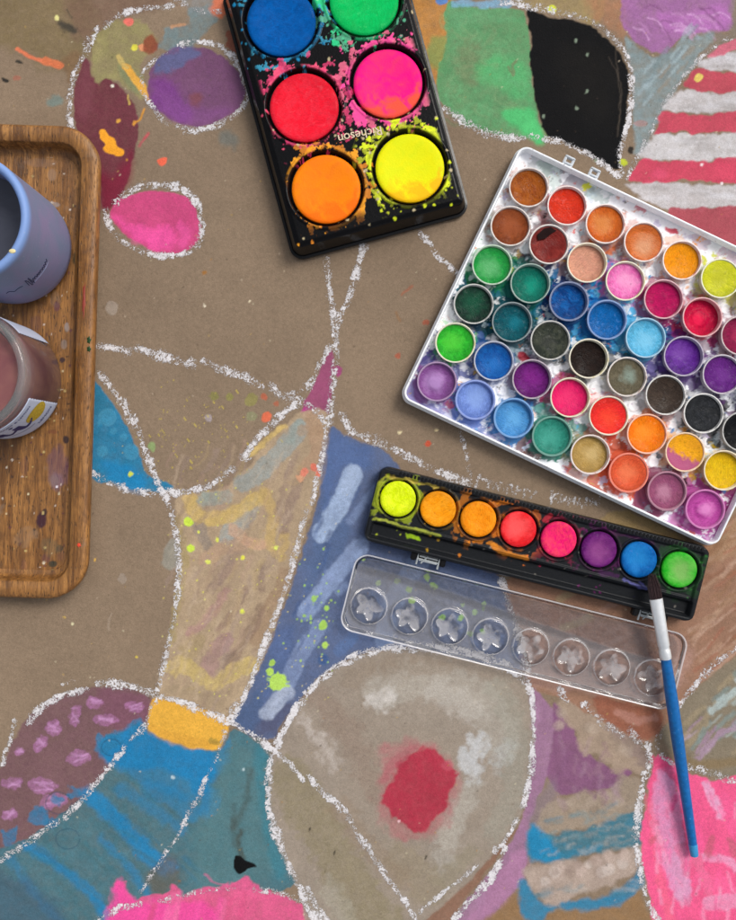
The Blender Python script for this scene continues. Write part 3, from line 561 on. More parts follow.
# speckles of flicked paint
for x, y, r, c in ((277, 682, 8, '#b3d85e'), (270, 672, 4, '#b3d85e'), (272, 664, 3, '#a6cc58'), (327, 608, 3.5, '#a5cf5c'), (323, 625, 4.5, '#a9d25a'), (325, 646, 3.6, '#b0d45e'), (314, 599, 3, '#9cc466'), (305, 616, 2, '#9cc466'), (188, 522, 5, '#c8e24a'), (190, 549, 4, '#c8e24a'), (130, 474, 2.4, '#d6e04e'), (242, 612, 2.2, '#dfe458'), (217, 540, 2, '#e2e65c'), (198, 532, 2, '#e2e65c'), (276, 548, 2.2, '#d8e26a'), (208, 562, 2.4, '#dfe468'), (242, 558, 2.4, '#dedb50'),
                   (363, 559, 2, '#b8dc7c'), (378, 583, 2.4, '#b5d98e'), (397, 581, 3.5, '#a3c96c'), (427, 578, 3.6, '#a3c86a'), (434, 586, 4.2, '#9cc466'), (409, 590, 3.4, '#a8cf72'), (412, 600, 3, '#a8cf72'), (442, 618, 3, '#a5dc6a'), (463, 605, 1.8, '#b0dc88'), (475, 612, 3, '#a8dc80'), (484, 604, 3, '#b0dc88'), (484, 609, 1.8, '#a8dc80'), (461, 618, 3, '#a0d078'), (483, 632, 3, '#a0d078'), (470, 634, 3, '#a0d078'),
                   (152, 447, 5, '#8ba06a'), (276, 404, 3, '#a6644c'), (266, 417, 5, '#e07050'), (264, 397, 4, '#b2644a'), (214, 396, 4, '#86804e'), (229, 397, 4, '#8c8650'), (251, 400, 6, '#8c8452'), (251, 416, 5, '#8b8868'), (208, 418, 4, '#a09494'), (304, 472, 4, '#d8806a'), (314, 467, 4, '#d0705c'), (318, 474, 3, '#dc7a64'), (300, 478, 4, '#cf9a78'),
                   (428, 444, 3.2, '#c8563c'), (398, 355, 3, '#a8604a'), (426, 322, 3, '#a8604a'), (400, 432, 1.6, '#d8c8a0'), (437, 430, 1.8, '#e0cc9c'), (204, 305, 1.4, '#e8dcc4'), (249, 300, 1.3, '#e8d8b8'), (72, 624, 1.6, '#d8d0a8'), (95, 560, 1.5, '#d4a850'), (111, 307, 7, '#9c8e80'), (64, 618, 1.2, '#c8a858'), (136, 657, 1.4, '#d8c050'), (122, 579, 5, '#98897a'), (204, 272, 2.5, '#a0703c')):
    D(x, y, r, c, .95, r*random.uniform(.75, 1.2), random.uniform(0, 90), .9, .7)
for a in range(16):
    t = a*.45+rs.uniform(-.3, .3); q = rs.uniform(8, 13); K([(277+6*math.cos(t), 682+6*math.sin(t)), (277+q*math.cos(t), 682+q*.85*math.sin(t))], rs.uniform(.6, 2.2), '#b3d85e', .9)
F([(166, 545), (176, 540), (176, 566), (160, 566)], '#95968c', .6, 1.5, 1.5)
K([(112, 614), (108, 622), (109, 630)], 1.6, '#a39280', .7); K([(402, 294), (412, 286)], 2.5, '#a05c44', .6); K([(396, 312), (400, 320)], 2.5, '#8f6844', .6)

for k in range(120):
    x, y = rs.normal(185, 34), rs.normal(432, 30)
    if not (110 < x < 290 and 375 < y < 485): continue
    dx = rs.uniform(0, 2.6) if rs.rand() < .3 else 0
    K([(x, y), (x+dx+.1, y+dx*1.4+.1)], rs.uniform(.5, 1.1), '#cbb844', .85, .5, .1)
for k in range(150):
    x, y = rs.uniform(160, 330), rs.uniform(480, 700)
    K([(x, y), (x+.1, y+.1)], rs.uniform(.5, 1.7), rs.choice(['#dcd856', '#cbb860', '#d9cf7c']), .9, .5, .2)
for k in range(40):
    x, y = rs.normal(318, 14), rs.normal(618, 26); K([(x, y), (x+.1, y+.1)], rs.uniform(1, 2.4), '#9fc860', .9, .5, .2)
for k in range(520):
    x, y = rs.uniform(0, 736), rs.uniform(0, 920)
    K([(x, y), (x+rs.uniform(-1, 1), y+rs.uniform(-1, 1))], rs.uniform(.6, 1.4), rs.choice(['#d8cfae', '#b99a5a', '#5a4c3c', '#c9b8a0', '#6e5a48', '#a8783c', '#4a3f36']), .6, .5, .2)
# fibre-scale tone of the paint coat
g = fbm(cv.X, cv.Y, 3.2, 77, 3); cv.col *= (1+.10*(g-.5))[..., None]
g = fbm(cv.X, cv.Y, 26, 81, 4); cv.col *= (1+.14*(g-.5))[..., None]
zz = -0.0012+.0016*(fbm(cv.X, cv.Y, 170, 31, 3)-.5)+.0006*(fbm(cv.X, cv.Y, 34, 41, 3)-.5)
zz = np.minimum(zz, -0.0004)
P = np.stack([(cv.X-368)*PX, (460-cv.Y)*PX, zz], -1)
t = NT('painted_kraft_paper')
co = t.coord(); fine = t.noise(900, 5, co, rough=.7); fib = t.noise(2200, 3, co)
pc = t.mix(1.0, t.attr('paint', 'Color'), t.mix(t.rng(fib, .25, .75, 0, 1), (.84, .84, .84, 1), (1.14, 1.14, 1.14, 1)), 'MULTIPLY')
grain = t.rng(t.noise(620, 5, co, 1.2, .72), .36, .64, 0, 1)
cf = t.math('MULTIPLY', t.math('SUBTRACT', t.attr('chalk'), t.math('ADD', t.math('MULTIPLY', grain, .92), .09)), 5.5)
cf = t.math('MULTIPLY', t.math('ADD', cf, .35, True), t.rng(t.attr('chalk'), .06, .34, 0, .92))
chc = t.mix(t.rng(fine, .3, .7, 0, 1), lc('#c6c2c4'), lc('#f4f2f5'))
# kraft fibre showing through every coat of paint
tooth = t.noise(520, 6, co, .8, .75)
pc = t.mix(1.0, pc, t.mix(t.rng(tooth, .34, .66, 0, 1), (.86, .855, .85, 1), (1.12, 1.125, 1.13, 1)), 'MULTIPLY')
pc = t.mix(t.rng(t.noise(1500, 3, co, .5, .6), .66, .74, 0, .35), pc, lc('#5a4a3a'))
t.base(t.mix(cf, pc, chc))
t.set(Roughness=t.rng(t.attr('wet'), 0, 1, .85, .45), Normal=t.bump(t.math('ADD', t.math('ADD', fine, tooth), t.math('MULTIPLY', cf, .9)), .00022, 1.0), Specular__IOR__Level=.18)
paper = grid_obj('painted_paper', P, t.m, None, cv.col, dict(chalk=cv.chalk, wet=cv.wet)); tag(paper, kind='structure')

# ------------------------------------------------------------------ shared materials
def painted_mat(name, rough=.3, bump=.00012, sc=700, coat=0):
    t = NT(name); co = t.coord(); f = t.noise(sc, 4, co)
    t.base(t.mix(1.0, t.attr('paint', 'Color'), t.mix(t.rng(f, .3, .7, 0, 1), (.9, .9, .9, 1), (1.08, 1.08, 1.08, 1)), 'MULTIPLY'))
    t.set(Roughness=t.rng(t.attr('wet'), 0, 1, rough, .7), Normal=t.bump(t.math('ADD', f, t.math('MULTIPLY', t.attr('wet'), 2.0)), bump, .8), Coat__Weight=coat, Coat__Roughness=.15, Specular__IOR__Level=.12)
    return t.m
BLACK = mat_simple('black_plastic', '#0b0b0d', .16, .15, 400, .00003, Specular__IOR__Level=.25)
WHITE = mat_simple('white_plastic', '#d3d6da', .32, .05, 260, .00004)
_ck = [0]
def cake_mat(c, c2=None, cen=None, cr=.35, name='paint_cake', rough=.42, r=.0105, split=None, grime=.35, wear=1.0):
    """dried watercolour; c2 = streaky second tone, cen = worn or loaded middle of another colour"""
    _ck[0] += 1; q = _ck[0]
    t = NT(name); tc = t.coord(); mp0 = t.a('ShaderNodeMapping'); mp0.inputs['Location'].default_value = (q*.013, q*.0071, 0); t.L(tc, mp0.inputs[0]); co = mp0.outputs[0]
    a = lc(c, .93); n = t.noise(210, 5, co, 1.2)
    b = tuple(x*.6 for x in a[:3])+(1,) if c2 is None else lc(c2, 1.0)
    o = t.mix(t.rng(n, .38, .66, 0, 1), a, b)
    mp1 = t.a('ShaderNodeMapping'); mpr = t.a('ShaderNodeMapping'); mpr.inputs['Rotation'].default_value = (0, 0, q*1.7); t.L(co, mpr.inputs[0]); mp1.inputs['Scale'].default_value = (1, .34, 1); t.L(mpr.outputs[0], mp1.inputs[0])
    br = t.noise(560, 4, mp1.outputs[0], 3.0, .6)                    # brush drags
    o = t.mix(1.0, o, t.mix(t.rng(br, .34, .66, 0, 1), (1-.24*wear,)*3+(1,), (1+.14*wear,)*3+(1,)), 'MULTIPLY')
    ln = t.a('ShaderNodeVectorMath', _operation='LENGTH'); mp = t.a('ShaderNodeMapping'); mp.inputs['Scale'].default_value = (1, 1, 0); mp.inputs['Location'].default_value = (r*.14*math.sin(q*2.3), r*.14*math.cos(q*1.9), 0)
    t.L(tc, mp.inputs[0]); t.L(mp.outputs[0], ln.inputs[0])
    wob = t.math('ADD', ln.outputs['Value'], t.math('MULTIPLY', t.math('SUBTRACT', t.noise(190, 4, co), .5), r*.75))
    if cen: o = t.mix(t.rng(wob, r*cr*.5, r*cr*1.7, .85, 0), o, lc(cen, 1.0))
    o = t.mix(t.rng(wob, r*.72, r*1.02, 0, grime), o, tuple(x*.35 for x in a[:3])+(1,))
    o = t.mix(t.rng(t.noise(420, 4, co, .5), .63, .70, 0, grime*.9), o, random.choice([tuple(x*.3 for x in a[:3])+(1,), tuple(min(1, x*1.3+.12) for x in a[:3])+(1,)]))
    if split:
        sp = t.a('ShaderNodeSeparateXYZ'); t.L(tc, sp.inputs[0])
        v = t.math('ADD', sp.outputs[1], t.math('MULTIPLY', t.math('SUBTRACT', t.noise(300, 4, co), .5), r*.9))
        o = t.mix(t.rng(v, -r*.35, -r*.1, 1, 0), o, lc(split))
    t.base(o); h = t.math('ADD', t.math('ADD', n, t.math('MULTIPLY', br, .8)), t.math('MULTIPLY', t.noise(1300, 3, co), .5))
    t.set(Roughness=t.rng(t.noise(160, 3, co), .42, .58, max(rough-.26, .1), rough+.2), Normal=t.bump(h, .00032*wear, .7), Specular__IOR__Level=.07)
    return t.m

# ------------------------------------------------------------------ six-pan palette
def six():
    zt = .0155; s = PX*(H-zt)/H; ang = R(15.2)
    root = empty('paint_palette', W(345.5, 94, 0)*1.0, ang)
    c = W(345.5, 94+0, zt); root.location = (c.x, c.y, 0)
    tag(root, 'black palette holding six large round neon paint cakes, cut off by the top edge', 'paint palette')
    def loc(px, py):
        p = W(px, py, zt)-Vector((c.x, c.y, 0)); q = Matrix.Rotation(-ang, 3, 'Z') @ p; return q.x, q.y
    pans = [(281, 20, '#005eb0', '#00509a', None, 'bright blue paint cake'), (364, -1, '#0ac864', '#08b858', None, 'bright green paint cake'), (304, 106, '#f81c34', '#ee2c40', None, 'coral red paint cake'),
            (388, 82, '#f80c86', '#f42e74', '#fb5a30', 'hot pink paint cake'), (326, 188, '#fb8604', '#f27c10', '#fc6e08', 'orange paint cake'), (410, 167, '#ece806', '#dfe60c', '#fab80c', 'lemon yellow paint cake')]
    L = [loc(p[0], p[1]) for p in pans]
    # local extents
    bx = [loc(294, 247), loc(467, 203)]
    y0 = (bx[0][1]+bx[1][1])/2; x0, x1 = bx[0][0]+.001, bx[1][0]-.001
    y1 = max(q[1] for q in L)+.0285
    cx, cy = (x0+x1)/2, (y0+y1)/2; hw, hh = (x1-x0)/2, (y1-y0)/2
    g = .00042; xs = np.arange(-hw-g, hw+g*2, g); ys = np.arange(-hh-g, hh+g*2, g)
    pc = Canvas(xs/PX+500, ys/PX+500, '#0c0c0e')
    X, Y = np.meshgrid(xs, ys, indexing='xy'); Xc, Yc = round_clip(X, Y, hw, hh, .004)
    Z = np.zeros_like(X)+zt; px_, py_ = pc.X, pc.Y
    wet = np.zeros_like(X); n3 = fbm(px_, py_, 11, 301, 4); n4 = fbm(px_, py_, 4, 311, 3); n5 = fbm(px_, py_, 26, 321, 3)
    cols = ['#1c86b8', '#2fc884', '#f0587c', '#f8509c', '#f6a42c', '#dcea2c']; alt = ['#3c9fc0', '#60b890', '#d84070', '#f07090', '#e0882c', '#b8c030']
    for k, (lx, ly) in enumerate(L):
        d = np.hypot(X+cx-lx, Y+cy-ly)
        ringd = np.abs(d-.0238)
        near = sst(.034, .0225, d)
        m = sst(.53, .548, n3*.50+n5*.28+n4*.26+near*.17-.19+(.04 if k in (3,) else 0)+(.02 if k == 5 else 0))*sst(.036, .033, d)*sst(.0222, .0230, d)
        if k == 0: m *= .8
        m2 = sst(.52, .54, fbm(px_, py_, 7, 400+k*20, 4)-.16+.13*near)*sst(.036, .033, d)*sst(.0222, .0230, d)
        for mm, cc in ((m, lin(cols[k])), (m2*.75, lin(alt[k]))):
            pc.col = pc.col*(1-mm[..., None])+cc*mm[..., None]; wet = np.maximum(wet, mm)
        r2 = sst(.0012, .0003, np.abs(d-.0236))*sst(.42, .6, fbm(px_, py_, 10, 500+k*7, 3))*.7
        pc.col = pc.col*(1-r2[..., None])+lin(cols[k])*.6*r2[..., None]
        Z -= .0040*sst(.0222, .0209, d)                      # well
        Z += .0005*sst(.0012, .0004, np.abs(d-.0233))        # bead round the well
    # far edge stays clean black
    edge = sst(.0035, .0065, np.minimum(np.minimum(X+hw, hw-X), np.minimum(Y+hh+.001, hh-Y)))
    base = lin('#0c0c0e'); pc.col = base+(pc.col-base)*edge[..., None]; wet *= edge
    clean = sst(-hh+.0125, -hh+.007, Y)*.8; pc.col = pc.col*(1-clean[..., None])+base*clean[..., None]; wet *= 1-clean
    for k in range(240):
        x, y = rs.uniform(-hw, hw), rs.uniform(-hh, hh); j = min(range(6), key=lambda q: (L[q][0]-cx-x)**2+(L[q][1]-cy-y)**2)
        pc.dot(x/PX+500, y/PX+500, rs.uniform(.4, 1.7), rs.choice([cols[j], alt[j], '#c8b890', cols[j]]), .95)
    edge2 = sst(.0, .003, np.minimum(np.minimum(Xc+hw, hw-Xc), np.minimum(Yc+hh, hh-Yc)))
    Z -= .0012*(1-edge2)
    Z += wet*.00025*n4
    Pm = np.stack([Xc+cx, Yc+cy, Z], -1)[::-1]
    grid_obj('deck', Pm, painted_mat('stained_black_plastic', .24), root, pc.col[::-1], dict(wet=wet[::-1]*.8))
    b = loft_rr('tray_body', hw, hh, .004, [(0, zt-.0012), (.0005, zt-.0025), (.0022, .003), (.0026, .0022), (.0040, .0020), (.0040, 0.0002)], BLACK, root, cap1=True)
    b.location = (cx, cy, 0)
    rr = 34.6*s
    for k, (p, (lx, ly)) in enumerate(zip(pans, L)):
        m = cake_mat(p[2], p[3], None, name='neon_paint', rough=.6, r=rr, grime=.2, wear=.65)
        if p[4]:
            t = NT('neon_paint_mixed'); co = t.coord(); n = t.noise(120, 4, co, .8)
            sp = t.a('ShaderNodeSeparateXYZ'); t.L(co, sp.inputs[0])
            d = t.math('ADD', t.math('MULTIPLY', sp.outputs[1], -28), t.math('MULTIPLY', n, 1.3))
            o = t.mix(t.rng(n, .35, .65, 0, 1), lc(p[2]), lc(p[3])); o = t.mix(t.rng(d, .78, 1.1, 0, .85), o, lc(p[4])); t.base(o)
            t.set(Roughness=.55, Specular__IOR__Level=.12, Normal=t.bump(t.noise(900, 4, co), .0002, .7)); m = t.m
        zc = zt-.0020
        ck = lathe('paint_cake', [(rr, zc-.002), (rr, zc-.0004), (rr*.985, zc), (rr*.9, zc+.0003), (rr*.7, zc-.0002), (rr*.4, zc-.0007), (0, zc-.0009)], m, root, 72)
        ck.location = (lx, ly, 0); ck['label'] = p[5]
    # printed name, upside down in the picture
    me = text_mesh('Richeson', .0072, off=.00005, extrude=.00004); me.materials.append(mat_simple('cream_print', '#d8c4a8', .6))
    o = new_obj('lettering', me, root); x, y = loc(360, 134.5); o.location = (x, y, zt+.00035); o.rotation_euler = (0, 0, R(180)-R(3.5))
    o['label'] = 'small cream maker name printed between the cakes'
six()

# ------------------------------------------------------------------ white palette with many round pans
def white():
    zr = .0112; s = PX*(H-zr)/H; ang = -math.atan2(18.3, 38.4)
    c = W((403+836)/2-.5, (397+294)/2, zr); root = empty('paint_palette', (c.x, c.y, 0), ang)
    tag(root, 'white plastic palette crowded with rows of small round paint pans', 'paint palette')
    hw, hh = 349/2*s, 281/2*s
    Rm = Matrix.Rotation(-ang, 3, 'Z')
    def loc(px, py, z):
        q = Rm @ (W(px, py, z)-Vector((c.x, c.y, 0))); return q.x, q.y
    zf = .0042; zp = .0118
    T = {}
    spec = [  # rows: colour, second tone, centre, tint of the cup, extras
     [('#a85a1c', '#8c4414', None, .15), ('#de361a', '#c82c18', None, .1), ('#d4681f', '#c05418', '#d88848', .1), ('#d8702e', '#c86028', '#d89c74', .1), ('#f29a10', '#ee9008', None, .1), ('#ccd020', '#d8d430', '#b8b82c', .25), ('#e8d040', None, None, .2), ('#f0ecd8', None, None, .1)],
     [('#8e4824', '#7c3a1c', '#9a5230', .15), ('#782420', '#8a302a', '#6c1c1a', .15), ('#d69a80', '#cc8e78', None, .2), ('#ee60b4', '#f088c4', '#f4a0cc', .25), ('#bc0f5a', '#a00c50', None, .5), ('#cc1040', '#b00c3c', '#ee2050', .5), ('#921848', '#7c1440', '#b03058', .4), ('#701030', None, None, .4)],
     [('#24a044', '#1c8c40', '#60b070', .35), ('#0c6e5c', '#0c6456', '#149078', .6), ('#083e80', '#0e5ca4', None, .8), ('#0866b0', '#0a5898', None, .8), ('#4eaed8', '#68bce0', '#7cc4e4', .6), ('#521a80', '#68309a', '#7a48a4', .5), ('#5a1c74', '#64267e', '#6e3088', .35), ('#3c1c70', None, None, .4)],
     [('#142c26', '#1c4030', '#18503a', .3), ('#0a4c58', '#0a5a64', '#107080', .7), ('#2c322c', '#44483c', '#3a3c38', .3), ('#1c1412', '#281c18', None, .2), ('#6c6450', '#5c5644', '#88988c', .15), ('#382e28', '#443830', None, .12), ('#242629', '#303236', None, .05), ('#101114', '#1a1b1e', None, .35)],
     [('#34c034', '#249828', '#50c83c', .2), ('#104c98', '#1460ac', '#246cb8', .4), ('#621868', '#70247c', '#7c2480', .5), ('#e82068', '#d42064', '#ec3470', .25), ('#f2342a', '#e82c2c', '#f04830', .2), ('#fa8414', '#f47410', '#f8902c', .45), ('#f4ac18', '#eaa024', None, .4), ('#e8c018', '#d8ac14', None, .3)],
     [('#8c5898', '#7c4888', '#b48cc4', .75), ('#6e8ad2', '#7c98da', '#88a4de', .85), ('#468ecc', '#5498d0', '#64a8dc', .85), ('#2c8472', '#38907e', '#48a08e', .85), ('#b89858', '#a88848', '#c8ac74', .1), ('#e4603a', '#d85434', '#e87850', .85), ('#9c5474', '#8c4a6c', '#b88098', .85), ('#c050a4', '#b04496', '#dc88c4', .85)]]
    # floor with its stains
    g = .0006; m_ = .0012
    xs = np.arange(-hw+m_, hw-m_+g, g); ys = np.arange(-hh+m_, hh-m_+g, g)
    fc = Canvas(xs/PX+500, ys/PX+500, '#f4f6fa'); X, Y = np.meshgrid(xs, ys, indexing='xy'); wet = np.zeros_like(X)
    centres = {}
    for r in range(6):
        for k in range(8): centres[r, k] = loc(529+38.35*k-18.4*r, 187+18.25*k+38.9*r, zp)
    stain = {'C': '#14689c'}
    wn_ = fbm(fc.X, fc.Y, 15, 610, 4); wn2 = fbm(fc.X, fc.Y, 5, 620, 3)
    # big washes: blue middle, teal left, magenta corner, coral, black
    for (px, py, rad, colr, a) in ((600, 298, 36, '#2a90cc', 1), (568, 318, 30, '#1c78b0', 1), (628, 316, 28, '#5cb4e0', 1), (590, 338, 28, '#2e88b8', 1), (530, 303, 32, '#0c6478', 1), (492, 306, 30, '#125c6c', 1), (510, 275, 20, '#0f6470', .8), (478, 282, 12, '#24586c', .9), (446, 362, 26, '#4a5490', .9), (512, 345, 16, '#1c6878', .7), (470, 330, 12, '#24406c', .7),
                                   (425, 360, 18, '#4c4480', .9), (412, 388, 16, '#6c60a0', .85), (432, 415, 12, '#8a88c0', .8), (462, 428, 12, '#7c90c4', .7), (486, 440, 12, '#9c8cc4', .6), (440, 385, 10, '#5c589c', .7), (520, 455, 12, '#a8b4d0', .7), (676, 530, 14, '#b884b8', .8), (640, 512, 12, '#c49ab0', .7), (575, 480, 12, '#c87858', .6), (548, 390, 12, '#6088b8', .7), (470, 345, 12, '#4868a8', .7), (730, 260, 12, '#c8a0b8', .6), (700, 240, 9, '#b890a4', .5), (740, 420, 14, '#7c3c80', .7), (705, 470, 12, '#a87898', .6), (650, 300, 10, '#c490b0', .6), (615, 250, 9, '#b0a090', .6), (490, 225, 10, '#8fa89c', .6), (532, 402, 14, '#3f8fa0', .7), (548, 415, 16, '#2f8878', .7), (570, 440, 20, '#2f8070', .8), (420, 402, 14, '#8c86bc', .6), (445, 408, 14, '#8488bc', .5), (494, 420, 14, '#5c80b8', .6), (610, 455, 16, '#c0522c', .95), (600, 478, 14, '#b85030', .9), (652, 492, 16, '#8c3858', .9), (645, 500, 12, '#803050', .7), (690, 498, 16, '#a03c7c', .9),
                                   (722, 500, 18, '#8c2c68', .95), (725, 520, 22, '#8c2870', .95), (700, 536, 16, '#a860a0', .8), (685, 522, 12, '#c070a8', .7), (712, 436, 12, '#22242a', .9), (722, 400, 10, '#26262c', .9), (690, 425, 9, '#24242a', .8), (605, 362, 14, '#20242c', .7), (575, 375, 12, '#1c2028', .7), (540, 232, 10, '#5a3c40', .5), (560, 290, 22, '#1e6494', .95),
                                   (645, 352, 26, '#1c5488', .9), (665, 335, 14, '#323c7c', .8), (690, 375, 12, '#4c2c74', .8), (655, 365, 12, '#6c4890', .6), (706, 335, 16, '#6c2050', .6), (668, 318, 14, '#2c3c78', .7), (700, 295, 10, '#80304c', .5), (508, 262, 8, '#3a7058', .5), (528, 205, 12, '#8c8c90', .4), (640, 450, 10, '#c85c34', .8), (660, 415, 10, '#c04830', .5), (560, 150, 14, '#a0a8a8', .4), (540, 165, 10, '#8c9090', .5), (545, 180, 14, '#7ca894', .4), (515, 440, 12, '#6c3c34', .8), (535, 452, 9, '#70402c', .8), (578, 182, 14, '#8c8894', .7), (600, 190, 12, '#9cb4ac', .6)):
        x, y = loc(px, py, zf); d = np.hypot(X-x, Y-y)/PX/rad
        m = a*sst(1.20, 1.08, d+1.2*(wn_-.5)*2*.7+1.1*(wn2-.5))
        fc.col = fc.col*(1-m[..., None])+lin(colr)*(1+.5*(wn2-.5))[..., None]*m[..., None]; wet = np.maximum(wet, m*.3)
    # halo of each colour: pooled paint, offset and darkened to mimic pan shadow
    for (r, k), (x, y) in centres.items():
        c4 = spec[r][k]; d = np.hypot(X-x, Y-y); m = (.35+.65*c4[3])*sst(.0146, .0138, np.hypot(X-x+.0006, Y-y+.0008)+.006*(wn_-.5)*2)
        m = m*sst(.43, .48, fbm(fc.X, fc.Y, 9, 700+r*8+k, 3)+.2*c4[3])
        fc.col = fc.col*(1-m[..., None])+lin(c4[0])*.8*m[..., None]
    allc = [spec[r][k][0] for r in range(6) for k in range(8)]
    for q in range(1500):     # drips and touches of other colours
        px, py = rs.uniform(-hw, hw), rs.uniform(-hh, hh)
        kk = min(centres, key=lambda z: (centres[z][0]-px)**2+(centres[z][1]-py)**2)
        cc = spec[kk[0]][kk[1]][0] if rs.rand() < .65 else allc[rs.randint(48)]
        fc.dot(px/PX+500, py/PX+500, rs.choice([.6, .9, 1.4, 2.4, 4.2], p=[.34, .3, .2, .12, .04]), cc, rs.uniform(.4, .95), warp=2.2)
    for q in range(520):
        px, py = rs.uniform(-hw, hw), rs.uniform(-hh, hh)
        fc.dot(px/PX+500, py/PX+500, rs.uniform(1, 4.5), rs.choice(['#f0f3f6', '#f8f9fa', '#f6f7f9', '#c4bcd8', '#e6eaf0', '#b4c8d0']), rs.uniform(.4, .9), warp=3.5)
    for (px, py, a_, b_, an, colr) in ((672, 231, 7, 3.5, 15, '#c83c50'), (640, 208, 5, 4, 0, '#d88c94'), (523, 358, 8, 4.5, -25, '#a01830'), (594, 441, 4, 3, 0, '#d04438'), (712, 343, 5, 4, 0, '#8c1c58')):
        x, y = loc(px, py, zf); fc.dot(x/PX+500, y/PX+500, a_, colr, .95, b_, an, warp=1.5)
    Xc, Yc = round_clip(X, Y, hw-m_, hh-m_, .0045)
    edge = np.minimum(np.minimum(Xc+hw, hw-Xc), np.minimum(Yc+hh, hh-Yc))
    Z = zf+.0003*wn2+.0016*sst(.006, .0012, edge)
    for r in range(6):
        for k in range(8):
            x, y = centres[r, k]; x -= 0; d = np.hypot(X-x, Y-y)
            Z += .0012*sst(.0142, .0128, d)
    # small moulded studs between the pans
    for r in range(5):
        for k in range(7):
            a, b = centres[r, k], centres[r+1, k+1]; d = np.hypot(X-(a[0]+b[0])/2, Y-(a[1]+b[1])/2)
            Z += .0009*sst(.0038, .0032, d)-.0003*sst(.0022, .0016, d)
    fm = NT('stained_white_plastic'); co = fm.coord(); f = fm.noise(620, 4, co)
    fm.base(fm.mix(1.0, fm.attr('paint', 'Color'), fm.mix(fm.rng(f, .3, .7, 0, 1), (.95, .95, .97, 1), (1.06, 1.06, 1.06, 1)), 'MULTIPLY'))
    fm.set(Specular__IOR__Level=.22, Roughness=fm.rng(f, .3, .7, .45, .65), Normal=fm.bump(fm.noise(260, 4, co), .0004, .4))
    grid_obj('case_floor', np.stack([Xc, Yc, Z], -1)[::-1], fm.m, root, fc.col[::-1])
    cm = NT('case_plastic'); co = cm.coord(); n = cm.noise(90, 5, co, 1.0); n2 = cm.noise(700, 4, co)
    o_ = cm.mix(cm.rng(n, .5, .72, 0, .35), lc('#eef1f5'), lc('#b4b6be')); o_ = cm.mix(cm.rng(n2, .64, .72, 0, .5), o_, lc('#6c5c64'))
    cm.base(o_); cm.set(Roughness=.3, Normal=cm.bump(n2, .00005))
    loft_rr('case', hw, hh, .0060, [(-.0016, zf+.0004), (-.0013, zr-.0010), (-.0010, zr-.0002), (-.0006, zr), (-.0001, zr-.0001), (.0002, zr-.0006), (.0005, zr-.0036), (.0010, zr-.0040), (.0012, zr-.0048), (.0010, .0012), (.0004, .0004)], cm.m, root, cap1=True, seg=10)
    # hinge knuckles on the far long side
    hm = mat_simple('clear_hinge_plastic', '#c6ccd2', .2, .1)
    for px, py in ((571, 157), (597, 168)):
        x, y = loc(px, py, .011); bm = bmesh.new()
        for dx in (-.0024, .0024): box(bm, dx, -.0005, 0, .0016, .0075, .003, .0004)
        box(bm, 0, .0026, .0002, .0062, .0012, .0032, .0003); box(bm, 0, -.0012, .0003, .0062, .0012, .0028, .0003)
        h = bm_obj('hinge', bm, hm, root); h.location = (x, hh+.0030, .0082)
    ro = 20.2*PX*(H-zp)/H
    depth = {(0, 5): .0006, (1, 5): .0036, (1, 4): .0026, (2, 0): .002, (2, 1): .003, (2, 2): .003, (2, 3): .0025, (3, 1): .003, (3, 0): .0025, (4, 6): .0008, (5, 5): .0006, (2, 5): .0028, (2, 6): .002, (1, 6): .003}
    cups = {}
    ord_ = ['first', 'second', 'third', 'fourth', 'fifth', 'sixth', 'seventh', 'eighth']
    for r in range(6):
        for k in range(8):
            c1, c2, cen, tint = spec[r][k]; x, y = centres[r, k]
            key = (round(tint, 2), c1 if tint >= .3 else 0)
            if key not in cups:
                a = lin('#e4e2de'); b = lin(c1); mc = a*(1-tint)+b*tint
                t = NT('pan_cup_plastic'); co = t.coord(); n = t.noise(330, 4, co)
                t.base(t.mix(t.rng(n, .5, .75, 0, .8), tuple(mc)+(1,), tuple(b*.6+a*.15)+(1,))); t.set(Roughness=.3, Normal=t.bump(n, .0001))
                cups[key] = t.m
            zb = zf+.0004; dz = depth.get((r, k), .0010+.0022*rs.rand())
            top = zp+rs.uniform(-.0004, .0004); R_ = ro*(1+rs.uniform(-.01, .01))
            th = .0010 if tint < .8 else .0013
            # cup outside -> lip -> inside wall
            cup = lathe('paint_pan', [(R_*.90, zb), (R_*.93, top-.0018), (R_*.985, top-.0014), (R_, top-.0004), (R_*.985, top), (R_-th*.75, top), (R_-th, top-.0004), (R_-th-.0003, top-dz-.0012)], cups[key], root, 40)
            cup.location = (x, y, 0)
            rc = R_-th-.0001; zc = top-dz
            ex = {}
            if (r, k) == (4, 6): ex['split'] = '#b0587c'
            m = cake_mat(c1, c2, cen, rs.uniform(.3, .5), r=rc, rough=.38, **ex)
            bowl = rs.uniform(.0002, .0012); bowl = .0 if (r, k) in ((5, 0), (5, 7), (1, 5)) else bowl
            prof = [(rc, zc-.0008), (rc, zc), (rc*.95, zc+.0001), (rc*.8, zc-bowl*.35), (rc*.55, zc-bowl*.8), (rc*.3, zc-bowl), (0, zc-bowl)]
            if (r, k) in ((5, 0), (5, 7), (1, 5)):      # worn-through ring
                prof = [(rc, zc-.0008), (rc, zc), (rc*.93, zc), (rc*.86, zc-.0005), (rc*.62, zc-.0010), (rc*.5, zc-.0009), (rc*.44, zc-.0005), (rc*.36, zc-.0003), (0, zc-.0003)]
            ck = lathe('paint_cake', prof, m, cup, 40, auto=60)
            bm = bmesh.new(); bm.from_mesh(ck.data)
            sd = rs.uniform(0, 99)
